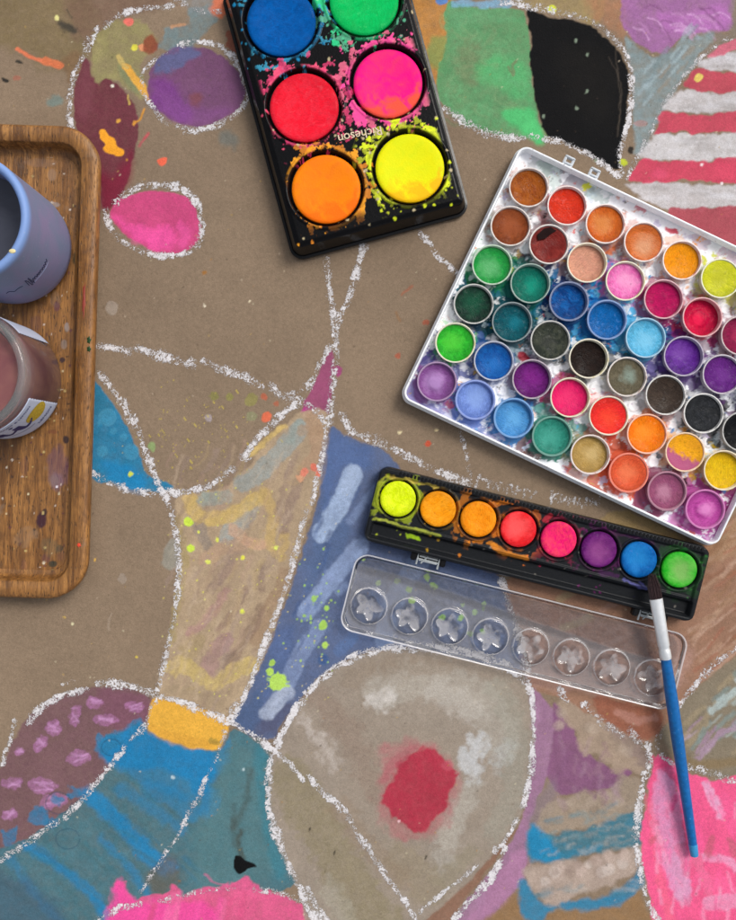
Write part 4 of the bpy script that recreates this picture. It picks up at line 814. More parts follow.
            for v in bm.verts:
                rr = math.hypot(v.co.x, v.co.y)
                if rr < rc*.9: v.co.z += .0004*(fbm(np.array([v.co.x*1e4+sd*30]), np.array([v.co.y*1e4]), 55, 900, 2)[0]-.5)
            bm.to_mesh(ck.data); bm.free()
            if (r, k) in ((1, 1),):
                bm = bmesh.new()
                vs = [bm.verts.new((a*rc, b*rc, zc+.0006)) for a, b in ((-.8, .2), (-.62, -.05), (-.3, .22), (-.12, .6), (.05, .84), (-.3, .9), (-.6, .68))]
                q = bm.faces.new(vs); ee = bmesh.ops.extrude_face_region(bm, geom=[q])
                for v in ee['geom']:
                    if isinstance(v, bmesh.types.BMVert): v.co.z -= .0005
                bm_obj('paint_flake', bm, mat_simple('dark_flake', '#1c0808', .6, Specular__IOR__Level=.08), cup)
white()

# ------------------------------------------------------------------ black eight-pan palette with clear lid
def eight():
    zt = .0105; s = PX*(H-zt)/H; ang = -math.atan2(10.15, 40.3)
    c = W(398, 499, zt); root = empty('paint_palette', (c.x, c.y, 0), ang)
    tag(root, 'long narrow black palette with one row of eight round paint cakes and open clear lid', 'paint palette')
    x0, x1, y0, y1 = -24*s, 316*s, -48*s, 28*s
    cx, cy, hw, hh = (x0+x1)/2, (y0+y1)/2, (x1-x0)/2, (y1-y0)/2
    g = .0004; xs = np.arange(x0-g, x1+2*g, g); ys = np.arange(y0-g, y1+2*g, g)
    ec = Canvas(xs/PX+500, ys/PX+500, '#1d1f22'); X, Y = np.meshgrid(xs, ys, indexing='xy')
    Xc, Yc = round_clip(X-cx, Y-cy, hw, hh, .0055); ex = np.minimum(np.minimum(Xc+hw, hw-Xc), np.minimum(Yc+hh, hh-Yc)); Xc += cx; Yc += cy
    wet = np.zeros_like(X); Z = np.full_like(X, zt-.0018)
    Z += .0018*sst(.0042, .0030, ex)-.0008*sst(.0009, 0, ex)           # raised border
    tr = sst(-27.5*s, -30.5*s, Y)*sst(y0+.0018, y0+.0036, Y)*sst(x0+.002, x0+.004, X)*sst(x1-.002, x1-.004, X)
    Z -= .0032*tr                                                       # brush trough
    Z += .0011*sst(.0009, .0003, np.abs(Y+25.5*s))*sst(.004, .006, ex)
    Z += .0011*sst(.0007, .0002, np.abs(Y-22*s))*sst(.004, .006, ex)
    for xx in (7.5*41.55*s-.004*0-20*s,): Z += 0
    pans = [('#dcf20a', '#e8f82c', 'yellow green paint cake'), ('#fb9a10', '#fca424', 'first golden orange paint cake beside the yellow one'), ('#fa9010', '#fb9a20', 'second golden orange paint cake beside the red one'), ('#f41c24', '#f83840', 'red paint cake'), ('#f41c70', '#f84464', 'hot pink paint cake'), ('#5c1464', '#6c2074', 'dark purple paint cake'), ('#0a5fae', '#1670bc', 'blue paint cake under the brush tip'), ('#22b824', '#48c038', 'green paint cake')]
    halo = ['#a8b82c', '#c89c2c', '#e08420', '#f07c28', '#c02050', '#6c1c60', '#201c3c', '#2c6c2c']; n3 = fbm(ec.X, ec.Y, 12, 801, 4); n4 = fbm(ec.X, ec.Y, 5, 811, 3)
    for k in range(8):
        lx = k*41.55*s; d = np.hypot(X-lx, Y); Z -= .0022*sst(.0117, .0108, d); Z += .0009*sst(.0008, .0002, np.abs(d-.0125))
        am = [.6, .0, .5, .35, .2, .45, .15, .25][k]
        m = am*sst(.55, .6, n3+.10*sst(.018, .012, d)-.05)*sst(.0215, .0145, d)*sst(.0122, .0128, d)
        rng_ = .7*sst(.0013, .0003, np.abs(d-.0126))*(1 if k in (0,) else .25)*sst(.3, .5, n3)
        for mm in (m, rng_): ec.col = ec.col*(1-mm[..., None])+lin(halo[k])*.9*mm[..., None]; wet = np.maximum(wet, mm)
    for p, wd, cc, a in (([(-18, -10), (-20, 14), (0, 20)], 2, '#a8ac34', .8), ([(-16, 19), (8, 21), (36, 21)], 3, '#c8b050', .8), ([(-19, -25), (20, -26), (50, -25)], 3, '#a8b040', .8), ([(20, -33), (30, -33)], 4, '#a8d020', .9), ([(93, 18), (106, 24)], 6, '#c87020', .8),
                         ([(104, -22), (116, -26), (140, -26)], 6, '#d88428', .85), ([(100, -20), (108, -22)], 4, '#d88428', .8), ([(148, 14), (152, 22)], 4, '#c03040', .8), ([(165, 15), (175, 18)], 2, '#802040', .8), ([(195, 20), (260, 20)], 3, '#4a1c48', .6), ([(215, -22), (232, -22)], 4, '#4a2450', .7), ([(240, -24), (262, -28), (256, -22)], 3, '#5c5c9c', .8), ([(280, 12), (292, 20)], 4, '#2c7c3c', .7)):
        ec.stroke([(u*s/PX+500, v*s/PX+500) for u, v in p], wd, cc, a, .8, 1.4, .3)
    for k in range(120):
        u, v = rs.uniform(-22, 314), rs.uniform(-44, 26); j = int(np.clip(round(u/41.5), 0, 7)); ec.dot(u*s/PX+500, v*s/PX+500, rs.uniform(.5, 1.4), rs.choice([halo[j], '#807c74', halo[j]]), .8)
    grid_obj('deck', np.stack([Xc, Yc, Z], -1)[::-1], painted_mat('stained_dark_plastic', .3), root, ec.col[::-1], dict(wet=wet[::-1]*.7))
    b = loft_rr('tray_body', hw, hh, .0055, [(0, zt-.0008), (.0005, zt-.0022), (.0008, zt-.004), (.0008, .0004)], BLACK, root, cap1=True); b.location = (cx, cy, 0)
    # ribs along the back edge
    bm = bmesh.new()
    for k in range(84): box(bm, x0+.012+k*.0022, y1-.0016, zt+.0001, .0012, .0018, .0006)
    bm_obj('grip_ribs', bm, BLACK, root)
    rr = 18.0*s
    for k, (a, b_, lb) in enumerate(pans):
        zc = zt-.0012+.0002
        m = cake_mat(a, b_, {5: '#8c4484', 3: '#ff5c5c', 7: '#80b060', 6: '#2480c4'}.get(k), .55, 'paint_cake', .5, rr, grime=.3, wear=.8)
        ck = lathe('paint_cake', [(rr, zc-.0025), (rr, zc-.0005), (rr*.97, zc), (rr*.85, zc+.0003), (rr*.55, zc-.0001), (rr*.3, zc-.0005), (0, zc-.0006)], m, root, 56); ck.location = (k*41.55*s, 0, 0); ck['label'] = lb
    # clear lid, hinged open and lying on the paper
    t = NT('clear_plastic'); co = t.coord()
    nt = t.m.node_tree; out = [n for n in t.n if n.type == 'OUTPUT_MATERIAL'][0]; t.n.remove(t.b)
    sc = t.noise(240, 5, co, 1.5)
    fr = t.a('ShaderNodeFresnel', IOR=1.62); tp = t.a('ShaderNodeBsdfTransparent'); tp.inputs[0].default_value = (.975, .98, .985, 1)
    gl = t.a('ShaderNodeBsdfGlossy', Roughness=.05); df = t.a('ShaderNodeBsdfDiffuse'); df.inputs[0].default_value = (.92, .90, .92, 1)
    bp = t.bump(t.noise(70, 3, co, .5), .0012, .5); t.L(bp, gl.inputs['Normal']); t.L(bp, fr.inputs['Normal'])
    m1 = t.a('ShaderNodeMixShader'); m2 = t.a('ShaderNodeMixShader')
    t.L(t.math('ADD', t.rng(sc, .35, .75, .02, .07), t.attr('painted_sheen')), m1.inputs[0]); t.L(tp.outputs[0], m1.inputs[1]); t.L(df.outputs[0], m1.inputs[2])  # light scuffing plus diffuse white painted in for sky reflections
    t.L(fr.outputs[0], m2.inputs[0]); t.L(m1.outputs[0], m2.inputs[1]); t.L(gl.outputs[0], m2.inputs[2]); t.L(m2.outputs[0], out.inputs[0])
    CLR = t.m; q0 = PX
    # photo position of the lid rim, at 6 mm height, in the palette's frame
    Rm = Matrix.Rotation(-ang, 3, 'Z')
    def loc(px, py, z):
        q = Rm @ (W(px, py, z)-Vector((c.x, c.y, 0))); return q.x, q.y
    zl = .0052
    a0, b0 = loc(358, 552, zl); a1, b1 = loc(670, 712, zl)
    lcx, lcy, lhw, lhh = (a0+a1)/2, (b0+b1)/2, (a1-a0)/2+.0004, (b0-b1)/2
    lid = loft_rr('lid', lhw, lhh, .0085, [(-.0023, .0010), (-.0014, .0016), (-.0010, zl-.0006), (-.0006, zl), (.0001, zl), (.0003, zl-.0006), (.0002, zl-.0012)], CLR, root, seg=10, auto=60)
    at = lid.data.attributes.new('painted_sheen', 'FLOAT', 'POINT')
    for i_, v_ in enumerate(lid.data.vertices): at.data[i_].value = .45 if v_.co.z > zl-.0003 else (.2 if v_.co.z < .0011 else .03)  # whitened rim paints its bright highlight line
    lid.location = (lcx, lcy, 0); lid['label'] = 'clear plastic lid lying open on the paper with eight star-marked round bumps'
    # floor sheet of the lid with a sloping step near its open side, star-shaped moulding inside each bump
    g = .00055; U = np.arange(-lhw+.0021, lhw-.0021+g, g); V = np.arange(-lhh+.0021, lhh-.0021+g, g)
    X, Y = np.meshgrid(U, V, indexing='xy'); Xc, Yc = round_clip(X, Y, lhw-.0021, lhh-.0021, .0084)
    Z = np.full_like(X, .0010)
    Z += .0014*sst(lhh-.018, lhh-.012, Yc+.006*np.sin(Xc*16))
    Z += .0003*(fbm(X*1e4, Y*1e4, 120, 950, 3))
    for k in range(8):
        px, py = 369+k*40.45, 606+k*10.2; x, y = loc(px, py, .002); x -= lcx; y -= lcy
        dx, dy = X-x, Y-y; d = np.hypot(dx, dy); th = np.arctan2(dy, dx)+k*.5+.3*math.sin(k*2.1)
        star = .0068+.0017*np.cos(5*th+.4*k)+.0009*np.sin(3*th+k)+.0006*np.cos(2*th-k)
        if k == 0: hz = .11*sst(lhh-.012, lhh-.0145, Yc+.006*np.sin(Xc*16))  # pale area of the sheet painted as reflected sky
        stm = sst(star+.0004, star-.0004, d); hz = hz*(1-.9*sst(.0108, .0104, d))+.22*stm*np.clip(2.6*fbm(X*1e4, Y*1e4, 40, 970+k, 3)-.45+(.5*np.clip(-(dx+dy)/.006, -1, 1) if k < 4 else 0), .05, 1.2)  # discs kept clear, whitish stars paint the sky's reflection in them
        hz = np.maximum(hz, .5*sst(.0005, .0001, np.abs(d-.0108)))  # white ring painted as a highlight on the disc edge
        Z += .0018*sst(.0112, .0100, d)                              # raised disc
        Z += .0007*sst(.0008, .0002, np.abs(d-.0108))
        Z -= .0006*stm
        ph = 1-np.abs(d/.0098); Z += .0004*np.where(d < .0098, fbm(X*1e4+k*99, Y*1e4, 40, 960+k, 2), 0)
    P = np.stack([Xc, Yc, Z], -1)[::-1]
    sh = grid_obj('lid_panel', P, CLR, lid, None, dict(painted_sheen=hz[::-1]))
    bm = bmesh.new()
    for px, py in ((424, 576), (648, 622)):
        bm = bmesh.new()
        for dx in (-.0088, .0088): box(bm, dx, .0004, .0, .0034, .0052, .005, .0006)
        box(bm, 0, .0012, -.0018, .0160, .0040, .0016, .0003)
        hx, hy = loc(px, py, .006); h = bm_obj('hinge_block', bm, BLACK, root); h.location = (hx, y0-.0026, .0045)
        bm = bmesh.new(); w_, d_ = .0064, .0030
        tube(bm, [(-w_, -d_-.001, 0), (-w_, d_, .001), (w_, d_, .001), (w_, -d_-.001, 0)], .0007, 8); tube(bm, [(-w_, -.0006, .0004), (w_, -.0006, .0004)], .0005, 8); tube(bm, [(-w_*.6, -d_, .0004), (-w_*.1, .002, .0010)], .0005, 6)
        m_ = mat_simple('clip_plastic', '#a8aeb0', .15, .1); box(bm, 0, -.0012, 0, .0112, .0011, .0012, .0002); box(bm, 0, .0012, .0006, .0112, .0010, .0010, .0002); q = bm_obj('hinge_clip', bm, m_, lid); q.location = (hx-lcx, y0-.0026-lcy, .0062)
eight()

# ------------------------------------------------------------------ brush
def brush():
    A = W(694.5, 856, .0035); Bf = W(665.5, 657, .0125); Cf = W(656, 599, .0175); Tp = W(651.5, 574, .0155)
    root = empty('paintbrush', (A.x, A.y, 0)); tag(root, 'slim blue paintbrush with silver ferrule resting across the narrow black palette and its lid', 'paintbrush')
    o = Vector((A.x, A.y, 0)); d = (Bf-A).normalized(); side = d.cross(Vector((0, 0, 1))).normalized(); up = side.cross(d)
    def flat(name, st, mat, seg=20, auto=50):
        bm = bmesh.new(); rings = []
        for p, rx, rz in st: rings.append([bm.verts.new(p-o+side*rx*math.cos(2*math.pi*k/seg)+up*rz*math.sin(2*math.pi*k/seg)) for k in range(seg)])
        for a, b in zip(rings[:-1], rings[1:]):
            for k in range(seg): bm.faces.new((a[k], a[(k+1) % seg], b[(k+1) % seg], b[k]))
        bm.faces.new(rings[0]); bm.faces.new(rings[-1][::-1]); return bm_obj(name, bm, mat, root, auto=auto)
    Lh = (Bf-A).length
    hp = [(0, .0012), (.004, .0020), (.02, .0024), (.032, .00245), (.30, .0030), (.6, .0036), (.82, .0035), (.95, .0031), (1.0, .0029)]
    t = NT('blue_lacquer'); co = t.coord(); n = t.noise(400, 5, co); n2 = t.noise(900, 3, co)
    oo = t.mix(t.rng(n, .3, .7, 0, 1), lc('#0a5694'), lc('#0e68ae')); oo = t.mix(t.rng(n2, .68, .72, 0, .6), oo, lc('#7cb0d4'))
    t.base(oo); t.set(Roughness=.3, Normal=t.bump(n, .00003), Specular__IOR__Level=.4)
    flat('handle', [(A+(Bf-A)*q, r, r) for q, r in hp], t.m)
    tb = mat_simple('dipped_tip', '#3a8cc0', .3); flat('handle_tip', [(A-d*.0002, .0014, .0014), (A+d*.0004, .0023, .0023), (A+d*.0072, .0027, .0027), (A+d*.0078, .0025, .0025)], tb)
    t = NT('ferrule_metal'); co = t.coord(); n = t.noise(500, 4, co); t.base(t.mix(n, lc('#e4e8ea'), lc('#f6f7f8'))); t.set(Metallic=.55, Roughness=t.rng(n, .3, .7, .28, .42), Normal=t.bump(n, .00004))
    L2 = Cf-Bf
    flat('ferrule', [(Bf-L2*.03, .0031, .0031), (Bf, .0034, .0033), (Bf+L2*.12, .0034, .0033), (Bf+L2*.14, .0031, .0030), (Bf+L2*.18, .0031, .0030), (Bf+L2*.2, .0034, .0032), (Bf+L2*.55, .0036, .0026), (Bf+L2*1.0, .0039, .0018)], t.m, auto=30)
    # bristles: tapering bundle of many hairs
    bm = bmesh.new(); hm = NT('dark_bristle'); hm.base(hm.mix(hm.noise(700, 3), lc('#1c1517'), lc('#4a3436'))); hm.set(Roughness=.45)
    v0 = Cf-o-L2*.04; end = Tp-o; ax = (Tp-Cf).normalized()
    for k in range(150):
        a = random.uniform(0, 6.28); q = math.sqrt(random.random()); sx, sz = math.cos(a)*q*.0036, math.sin(a)*q*.0014
        p0 = v0+side*sx+up*sz; ln = random.uniform(.78, 1.02)
        p1 = v0+(end-v0)*.55*ln+side*sx*1.06+up*sz; p2 = v0+(end-v0)*ln+side*sx*.62+up*sz*.5
        tube(bm, [p0, p1, p2], [.00019, .00019, .00007], 4)
    bm_obj('bristles', bm, hm.m, root)
brush()

# ------------------------------------------------------------------ wooden tray
def wood(name, stains=False):
    t = NT(name); co = t.coord()
    mp = t.a('ShaderNodeMapping'); mp.inputs['Scale'].default_value = (1, .085, .6); t.L(co, mp.inputs[0]); v = mp.outputs[0]
    g1 = t.noise(170, 8, v, 1.6, .68); g2 = t.noise(800, 6, v, .6, .75); big = t.noise(26, 3, v, .6)
    mp2 = t.a('ShaderNodeMapping'); mp2.inputs['Scale'].default_value = (1, .16, 1); t.L(co, mp2.inputs[0]); pore = t.noise(1500, 2, mp2.outputs[0], 0, .5)
    o = t.mix(t.rng(g1, .40, .60, 0, 1), lc('#6e441b'), lc('#c98f4c')); o = t.mix(t.rng(big, .4, .6, 0, .5), o, lc('#a06c34'))
    o = t.mix(t.rng(g2, .35, .65, .75, 0), o, lc('#4c2f14')); o = t.mix(t.rng(pore, .6, .68, 0, .75), o, lc('#37220f'))
    blot = t.noise(42, 5, co, 1.5, .6); o = t.mix(t.rng(blot, .5, .68, 0, .55), o, lc('#5c3a1c')); o = t.mix(t.rng(t.noise(60, 4, co, .5), .62, .72, 0, .35), o, lc('#8c7a68'))
    if stains:
        o = t.mix(t.attr('stain'), o, t.attr('paint', 'Color'))
    t.base(o); t.set(Roughness=t.rng(g1, .3, .7, .38, .55), Normal=t.bump(t.math('SUBTRACT', g2, t.rng(pore, .6, .68, 0, .6)), .0003, .8)); return t.m
def tray():
    zr = .016; ang = -R(1.75)
    s = PX*(H-zr)/H
    # right edge through (98,200) and (87,560) at rim height; top y=125, bottom y=597
    TR = W(100.5, 125, zr); BR = W(86, 601, zr); hh = (TR-BR).length/2; hw = .092
    mid = (TR+BR)/2; left = Vector((-1, 0, 0)); left.rotate(Matrix.Rotation(ang, 3, 'Z')); c = mid+left*hw
    root = empty('wooden_tray', (c.x, c.y, 0), ang); tag(root, 'paint-stained brown wooden tray with raised rounded rim at the left edge', 'tray')
    wm = wood('oiled_wood'); zf = .0055
    r = .024
    loft_rr('rim', hw, hh, r, [(-.0165, zf), (-.0138, zf+.0004), (-.0122, zf+.0018), (-.0113, zf+.0045), (-.0108, zr-.0010), (-.0100, zr), (-.0030, zr), (-.0014, zr-.0006), (-.0004, zr-.0022), (-.0006, zr-.006), (-.0030, .003), (-.0045, .0006), (-.006, 0.0002)], wm, root, cap1=True, seg=14, auto=60)
    g = .0007; U = np.arange(-hw+.016, hw-.016+g, g); V = np.arange(-hh+.016, hh-.016+g, g); X, Y = np.meshgrid(U, V, indexing='xy')
    tc = Canvas(U/PX+500, V/PX+500, '#000000'); tc.col[:] = 0; st = np.zeros_like(X)
    def loc(px, py):
        q = Matrix.Rotation(-ang, 3, 'Z') @ (W(px, py, zf)-Vector((c.x, c.y, 0))); return q.x, q.y
    wn_ = fbm(tc.X, tc.Y, 9, 1001, 4)
    S_ = [(42, 520, 5, 9, '#3a1424', .95), (45, 512, 3, 4, '#240c18', .9), (58, 468, 10, 20, '#6c4a5c', .5), (57, 482, 6, 9, '#8a7086', .45), (66, 440, 3, 4, '#241018', .9), (78, 259, 5, 8, '#1c2412', .95), (57, 307, 3, 5, '#5c2c40', .7), (67, 327, 2.5, 5, '#a09a98', .6), (64, 345, 3, 5, '#8c8078', .6), (62, 360, 3, 2.5, '#2c1624', .9), (50, 205, 8, 3, '#9a9aa0', .5), (52, 175, 4, 6, '#a08c7c', .3), (40, 163, 16, 4, '#8a7060', .3),
          (53, 564, 4, 3, '#2a3024', .85), (39, 580, 5, 3, '#b0a898', .8), (50, 547, 9, 9, '#6c6248', .35), (60, 548, 4, 4, '#2c3420', .6), (53, 432, 5, 2, '#6a3020', .5), (8, 390, 20, 30, '#6e4c34', .15), (57, 487, 1.2, 1.2, '#f0e8f0', 1), (44, 563, 1.6, 1.6, '#e8dcc0', .9), (52, 156, 1.4, 1.4, '#f0ece4', 1), (10, 141, 1.4, 1.4, '#e0d8c8', .9), (68, 472, 4, 16, '#5c3340', .4)]
    S_ += [(rs.uniform(0, 78), rs.uniform(140, 585), rs.uniform(.6, 1.5), rs.uniform(.6, 1.6), rs.choice(['#e0d0a8', '#30180f', '#c8b070', '#5a2838', '#d8c8b8']), .8) for k in range(190)]
    S_ += [(rs.uniform(0, 78), rs.uniform(145, 580), rs.uniform(2.5, 6), rs.uniform(4, 12), rs.choice(['#5a3444', '#3a2418', '#8a7a6c', '#6c4a38', '#44506c']), rs.uniform(.2, .5)) for k in range(22)]
    for px, py, a, b, cc, al in S_:
        x, y = loc(px, py); d = np.hypot((X-x)/PX/a, (Y-y)/PX/b); m = al*sst(1.2, .8, d+(.9 if a > 2 else .2)*(wn_-.5))
        tc.col = tc.col*(1-m[..., None])+lin(cc)*m[..., None]; tot = st+m-st*m; tc.col = np.where((st < .01)[..., None] & (m > 0)[..., None], lin(cc), tc.col); st = tot
    Xc, Yc = round_clip(X, Y, hw-.016, hh-.016, .0085)
    grid_obj('tray_floor', np.stack([Xc, Yc, np.full_like(X, zf+.0001)+.0002*fbm(X*1e4, Y*1e4, 300, 77, 2)], -1)[::-1], wood('stained_wood', True), root, tc.col[::-1], dict(stain=st[::-1]))
    # dried drips on the rim
    for px, py, a, b, cc, zz in ((89, 340, 2, 3.4, '#23401f', zr), (89, 349, 2, 2.6, '#23401f', zr), (80, 449, 3.8, 5, '#24121c', zr-.001), (79, 545, 1.8, 2, '#e04a30', zr), (84, 300, 1.5, 16, '#8c3c30', zr)):
        q = Matrix.Rotation(-ang, 3, 'Z') @ (W(px, py, zz)-Vector((c.x, c.y, 0))); bm = bmesh.new(); bmesh.ops.create_uvsphere(bm, u_segments=14, v_segments=8, radius=1)
        for v in bm.verts:
            k = 1+.25*math.sin(5*math.atan2(v.co.y, v.co.x)+px); v.co = Vector((v.co.x*a*PX*k, v.co.y*b*PX*k, v.co.z*.00035))
        o = bm_obj('dried_drip', bm, mat_simple('dried_paint', cc, .4), root); o.location = (q.x, q.y, zz+.00005)
    return zf
ZF = tray()

# ------------------------------------------------------------------ blue water cup
def on_wall(Rw, a, z): return (Rw*math.cos(a), Rw*math.sin(a), z)
def cup():
    x, y = -.2070, .1245; root = empty('water_cup', (x, y, ZF+.0003)); tag(root, 'blue ceramic cup of dark rinse water with scratched handwriting on its side', 'cup')
    Rw = .0338; h = .0695
    t = NT('blue_glaze'); co = t.coord(); n = t.noise(60, 4, co, .6); n2 = t.noise(500, 5, co)
    sp = t.a('ShaderNodeSeparateXYZ'); t.L(co, sp.inputs[0])
    o = t.mix(t.rng(n, .35, .65, 0, 1), lc('#76829f'), lc('#8580a2')); o = t.mix(t.rng(sp.outputs[2], h-.006, h-.002, 0, 1), o, lc('#7e9cd2'))
    o = t.mix(t.rng(n2, .70, .74, 0, .5), o, lc('#c0c4cc')); t.base(o); t.set(Roughness=.5, Normal=t.bump(n2, .00012), Specular__IOR__Level=.3)
    lathe('cup_body', [(0, 0), (Rw*.78, 0), (Rw*.9, .0012), (Rw*.975, .005), (Rw, .011), (Rw*1.0, h*.5), (Rw*.995, h-.004), (Rw*.99, h-.0012), (Rw*.96, h), (Rw*.91, h), (Rw*.87, h-.0016), (Rw*.85, h-.006), (Rw*.85, .006), (0, .005)], t.m, root, 96, auto=60)
    wt = NT('dark_rinse_water'); n = wt.noise(45, 3, None, 1.5); wt.base(wt.mix(n, lc('#30323f'), lc('#50535f'))); wt.set(Roughness=.06, Normal=wt.bump(n, .0004))
    lathe('rinse_water', [(0, .045), (Rw*.4, .0452), (Rw*.8, .0452), (Rw*.849, .0458)], wt.m, root, 64)
    # scratched handwriting: small joined loops
    bm = bmesh.new(); bm2 = bmesh.new(); pts = []
    word = [(-76, 0), (-72, 1.5), (-69, -1), (-66, 0), (-62, 1), (-59, .5)]
    pts1 = [on_wall(Rw+.00005, R(a), .036+b*.001) for a, b in smooth_pts(word, False, 6)]
    tube(bm, pts1, .00022, 5)
    w2 = [(-55, -2), (-53.5, 5), (-52.8, 7), (-52.2, 3), (-53, -4), (-51.5, -3), (-50, 5), (-49.2, 7), (-49.4, 2), (-50.2, -4), (-48.5, 0), (-47, 2.5), (-46.2, 0), (-45, 2.4), (-44, 2), (-43.4, 0), (-42.5, .5), (-41.6, 2.6), (-40.6, 0), (-39.4, 2.6), (-38.4, .2), (-37.2, 2.4), (-36, 2.2), (-35, 0), (-33.6, 2.6), (-32.2, .2), (-31, 2.6), (-29.6, .4), (-28.2, 3), (-26.8, 1), (-25, 3.4)]
    tube(bm, [on_wall(Rw+.00005, R(a), .0345+b*.0009) for a, b in smooth_pts(w2, False, 5)], .00022, 5)
    tube(bm2, [on_wall(Rw+.00002, R(a), .0322+b*.0004) for a, b in smooth_pts([(-52, -2), (-46, 0), (-40, 1), (-33, 1.4), (-27, 3)], False, 6)], .00016, 5)
    bm_obj('handwriting', bm, mat_simple('scratch_shadow', '#2c3454', .6), root); bm_obj('handwriting', bm2, mat_simple('scratch_light', '#98a0c0', .5), root)
    bm = bmesh.new(); bmesh.ops.create_uvsphere(bm, u_segments=12, v_segments=8, radius=1)
    for v in bm.verts: v.co = Vector((v.co.x*.0018, v.co.y*.0012, v.co.z*.0006))
    o = bm_obj('paint_drop', bm, mat_simple('cream_paint', '#e8d8a0', .5), root); a = R(-35); o.location = (Rw*.93*math.cos(a), Rw*.93*math.sin(a), h)
cup()

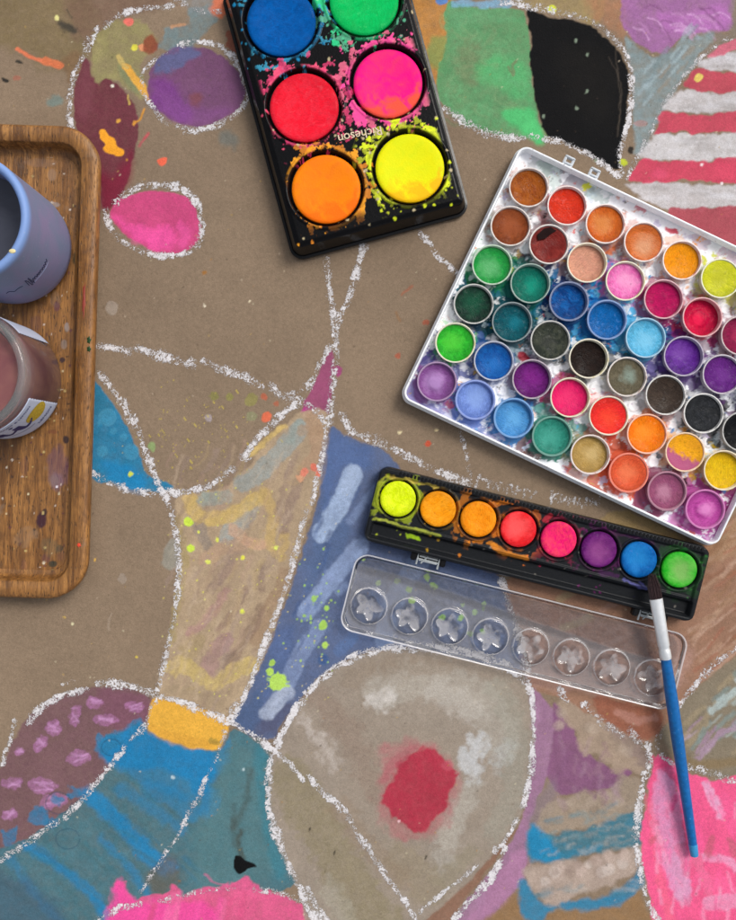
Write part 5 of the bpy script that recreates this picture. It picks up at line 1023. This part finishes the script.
# ------------------------------------------------------------------ glass jar with label
def jar():
    x, y = -356*PX, 77.5*PX; z0 = ZF+.0003; root = empty('water_jar', (x, y, z0)); tag(root, 'glass jar of mauve rinse water with a white paper label', 'jar')
    Rw = .0338; h = .0545
    g = NT('jar_glass'); g.set(Roughness=.03, Transmission__Weight=1.0, IOR=1.45, Base__Color=(.97, .98, .98, 1)); co = g.coord(); g.L(g.bump(g.noise(60, 3, co), .0002, .4), g.b.inputs['Normal'])
    sp = g.a('ShaderNodeSeparateXYZ'); g.L(co, sp.inputs[0]); mx = g.a('ShaderNodeMixShader'); df = g.a('ShaderNodeBsdfDiffuse'); df.inputs[0].default_value = (.62, .62, .62, 1)
    out = [n for n in g.n if n.type == 'OUTPUT_MATERIAL'][0]; g.L(g.rng(sp.outputs[2], h-.008, h-.003, .03, .2), mx.inputs[0]); g.L(g.b.outputs[0], mx.inputs[1]); g.L(df.outputs[0], mx.inputs[2]); g.L(mx.outputs[0], out.inputs[0])  # grey diffuse towards the rim brightens it in place of glass reflections
    lathe('glass', [(0, 0), (Rw*.85, 0), (Rw*.96, .0016), (Rw, .006), (Rw, h-.010), (Rw*.985, h-.006), (Rw*.955, h-.0045), (Rw*.965, h-.0025), (Rw*.96, h-.0008), (Rw*.94, h), (Rw*.87, h), (Rw*.835, h-.0012), (Rw*.82, h-.005), (Rw*.88, h-.012), (Rw*.92, h-.016), (Rw*.92, .006), (Rw*.86, .0035), (0, .0032)], g.m, root, 96, auto=60)
    wt = NT('mauve_rinse_water'); co = wt.coord(); n = wt.noise(40, 4, co, 1.2); wt.base(wt.mix(wt.rng(n, .3, .7, 0, 1), lc('#7c4a50'), lc('#96665e'))); wt.set(Roughness=.08, Subsurface__Weight=.2, Subsurface__Radius=(.01, .006, .006), Subsurface__Scale=.5)
    lathe('rinse_water', [(0, .0028), (Rw*.87, .0030), (Rw*.935, .0060), (Rw*.935, h-.0165), (Rw*.895, h-.0122), (Rw*.835, h-.0088), (Rw*.80, h-.009), (0, h-.009)], wt.m, root, 72, auto=60)
    # label wrapped round the wall, gap on the side facing the picture's middle
    lz0, lz1 = .0045, .0462; RL = Rw+.00018
    a0, a1 = R(-23), R(-23-297); n = 150; v = []; f = []
    for i in range(n+1):
        a = a0+(a1-a0)*i/n
        for j in range(25):
            z = lz0+(lz1-lz0)*j/24
            zig = (.35 if (j % 2) else -.35) if i in (0, n) else 0
            v.append(on_wall(RL, a+R(zig*1.4), z))
    for i in range(n):
        for j in range(24): q = i*25+j; f.append((q, q+1, q+26, q+25))
    lb = mesh_obj('label', v, f, mat_simple('label_paper', '#c3cce2', .55, .05), root)
    sm = lb.modifiers.new('thickness', 'SOLIDIFY'); sm.thickness = .00012; sm.offset = 0
    lb['label'] = 'white paper label with zigzag ends, dark blue script and a yellow oval'
    ink = mat_simple('navy_ink', '#20306c', .5); RI = Rw+.00042
    def ribbon(bm, pts, wid):   # strokes printed on the wall: (angle deg, z mm, width mm)
        p = smooth_pts([(a*.59, z) for a, z in pts], False, 6); wd = np.interp(np.linspace(0, 1, len(p)), np.linspace(0, 1, len(wid)), wid); vs = []
        for i in range(len(p)):
            d = p[min(i+1, len(p)-1)]-p[max(i-1, 0)]; d = d/(np.linalg.norm(d)+1e-9); nn = np.array([-d[1], d[0]])*wd[i]*.75
            vs.append([bm.verts.new(on_wall(RI, R((p[i][0]+k*nn[0])/.59), (p[i][1]+k*nn[1])*.001)) for k in (-1, 1)])
        for A, B in zip(vs[:-1], vs[1:]): bm.faces.new((A[0], A[1], B[1], B[0]))
    BOLD = 1.5
    def disc(bm, a, z, rx, rz, n=20):
        rg = [[bm.verts.new(on_wall(RI, R(a)+q*rx*math.cos(2*math.pi*k/n)*.001/Rw, (z+q*rz*math.sin(2*math.pi*k/n))*.001)) for k in range(n)] for q in (.06, .35, .7, 1)]
        bm.faces.new(rg[0])
        for A, B in zip(rg[:-1], rg[1:]):
            for k in range(n): bm.faces.new((A[k], A[(k+1) % n], B[(k+1) % n], B[k]))
    bm = bmesh.new()
    # script "oui": o, u, i with a long swash towards the oval
    ribbon(bm, [(-100, 24), (-104, 28), (-101, 32), (-96, 30), (-96, 25), (-100, 24)], [2.4, 2, 1.2, 1.6, 2.2, 2.4]); ribbon(bm, [(-96, 30), (-92, 29), (-89, 31)], [1, 1, 1])
    ribbon(bm, [(-89, 32), (-87, 25), (-83, 21.5), (-78, 24), (-75, 31)], [1.4, 2.2, 2.4, 1.8, 1.6]); ribbon(bm, [(-75, 31.5), (-75, 25), (-72, 21.5), (-67, 23)], [2.8, 3.0, 2.2, 1])
    ribbon(bm, [(-67, 23), (-61, 27), (-58, 32)], [1, 1.4, 2.0]); ribbon(bm, [(-58, 32.5), (-57.5, 26), (-54.5, 22), (-48, 23.5), (-42, 28)], [3.0, 3.2, 2.2, 1.4, .8]); disc(bm, -59.5, 36.5, 1.3, 1.3)
    bm_obj('lettering', bm, ink, lb, smooth=False)
    bm = bmesh.new(); disc(bm, -36, 26.5, 7.4, 7.6, 32); ov = bm_obj('yellow_oval', bm, mat_simple('yellow_print', '#c2a63a', .55, .25, 900), lb, smooth=False)
    def wrap(txt, size, ac, zc):
        me = text_mesh(txt, size, extrude=.00002); me.materials.append(ink)
        for vv in me.vertices:
            a = R(ac)+vv.co.x/Rw; vv.co = Vector(on_wall(RI+vv.co.z, a, zc*.001+vv.co.y))
        return new_obj('lettering', me, lb)
    wrap('LEMON', .0036, -37, 12.5); wrap('YOGURT & LEMON', .0030, -52, 40.5)
    bm = bmesh.new(); ribbon(bm, [(-74, 16.5), (-60, 16.5), (-48, 16.5)], [.35, .35, .35]); bm_obj('rule_line', bm, ink, lb, smooth=False)
jar()
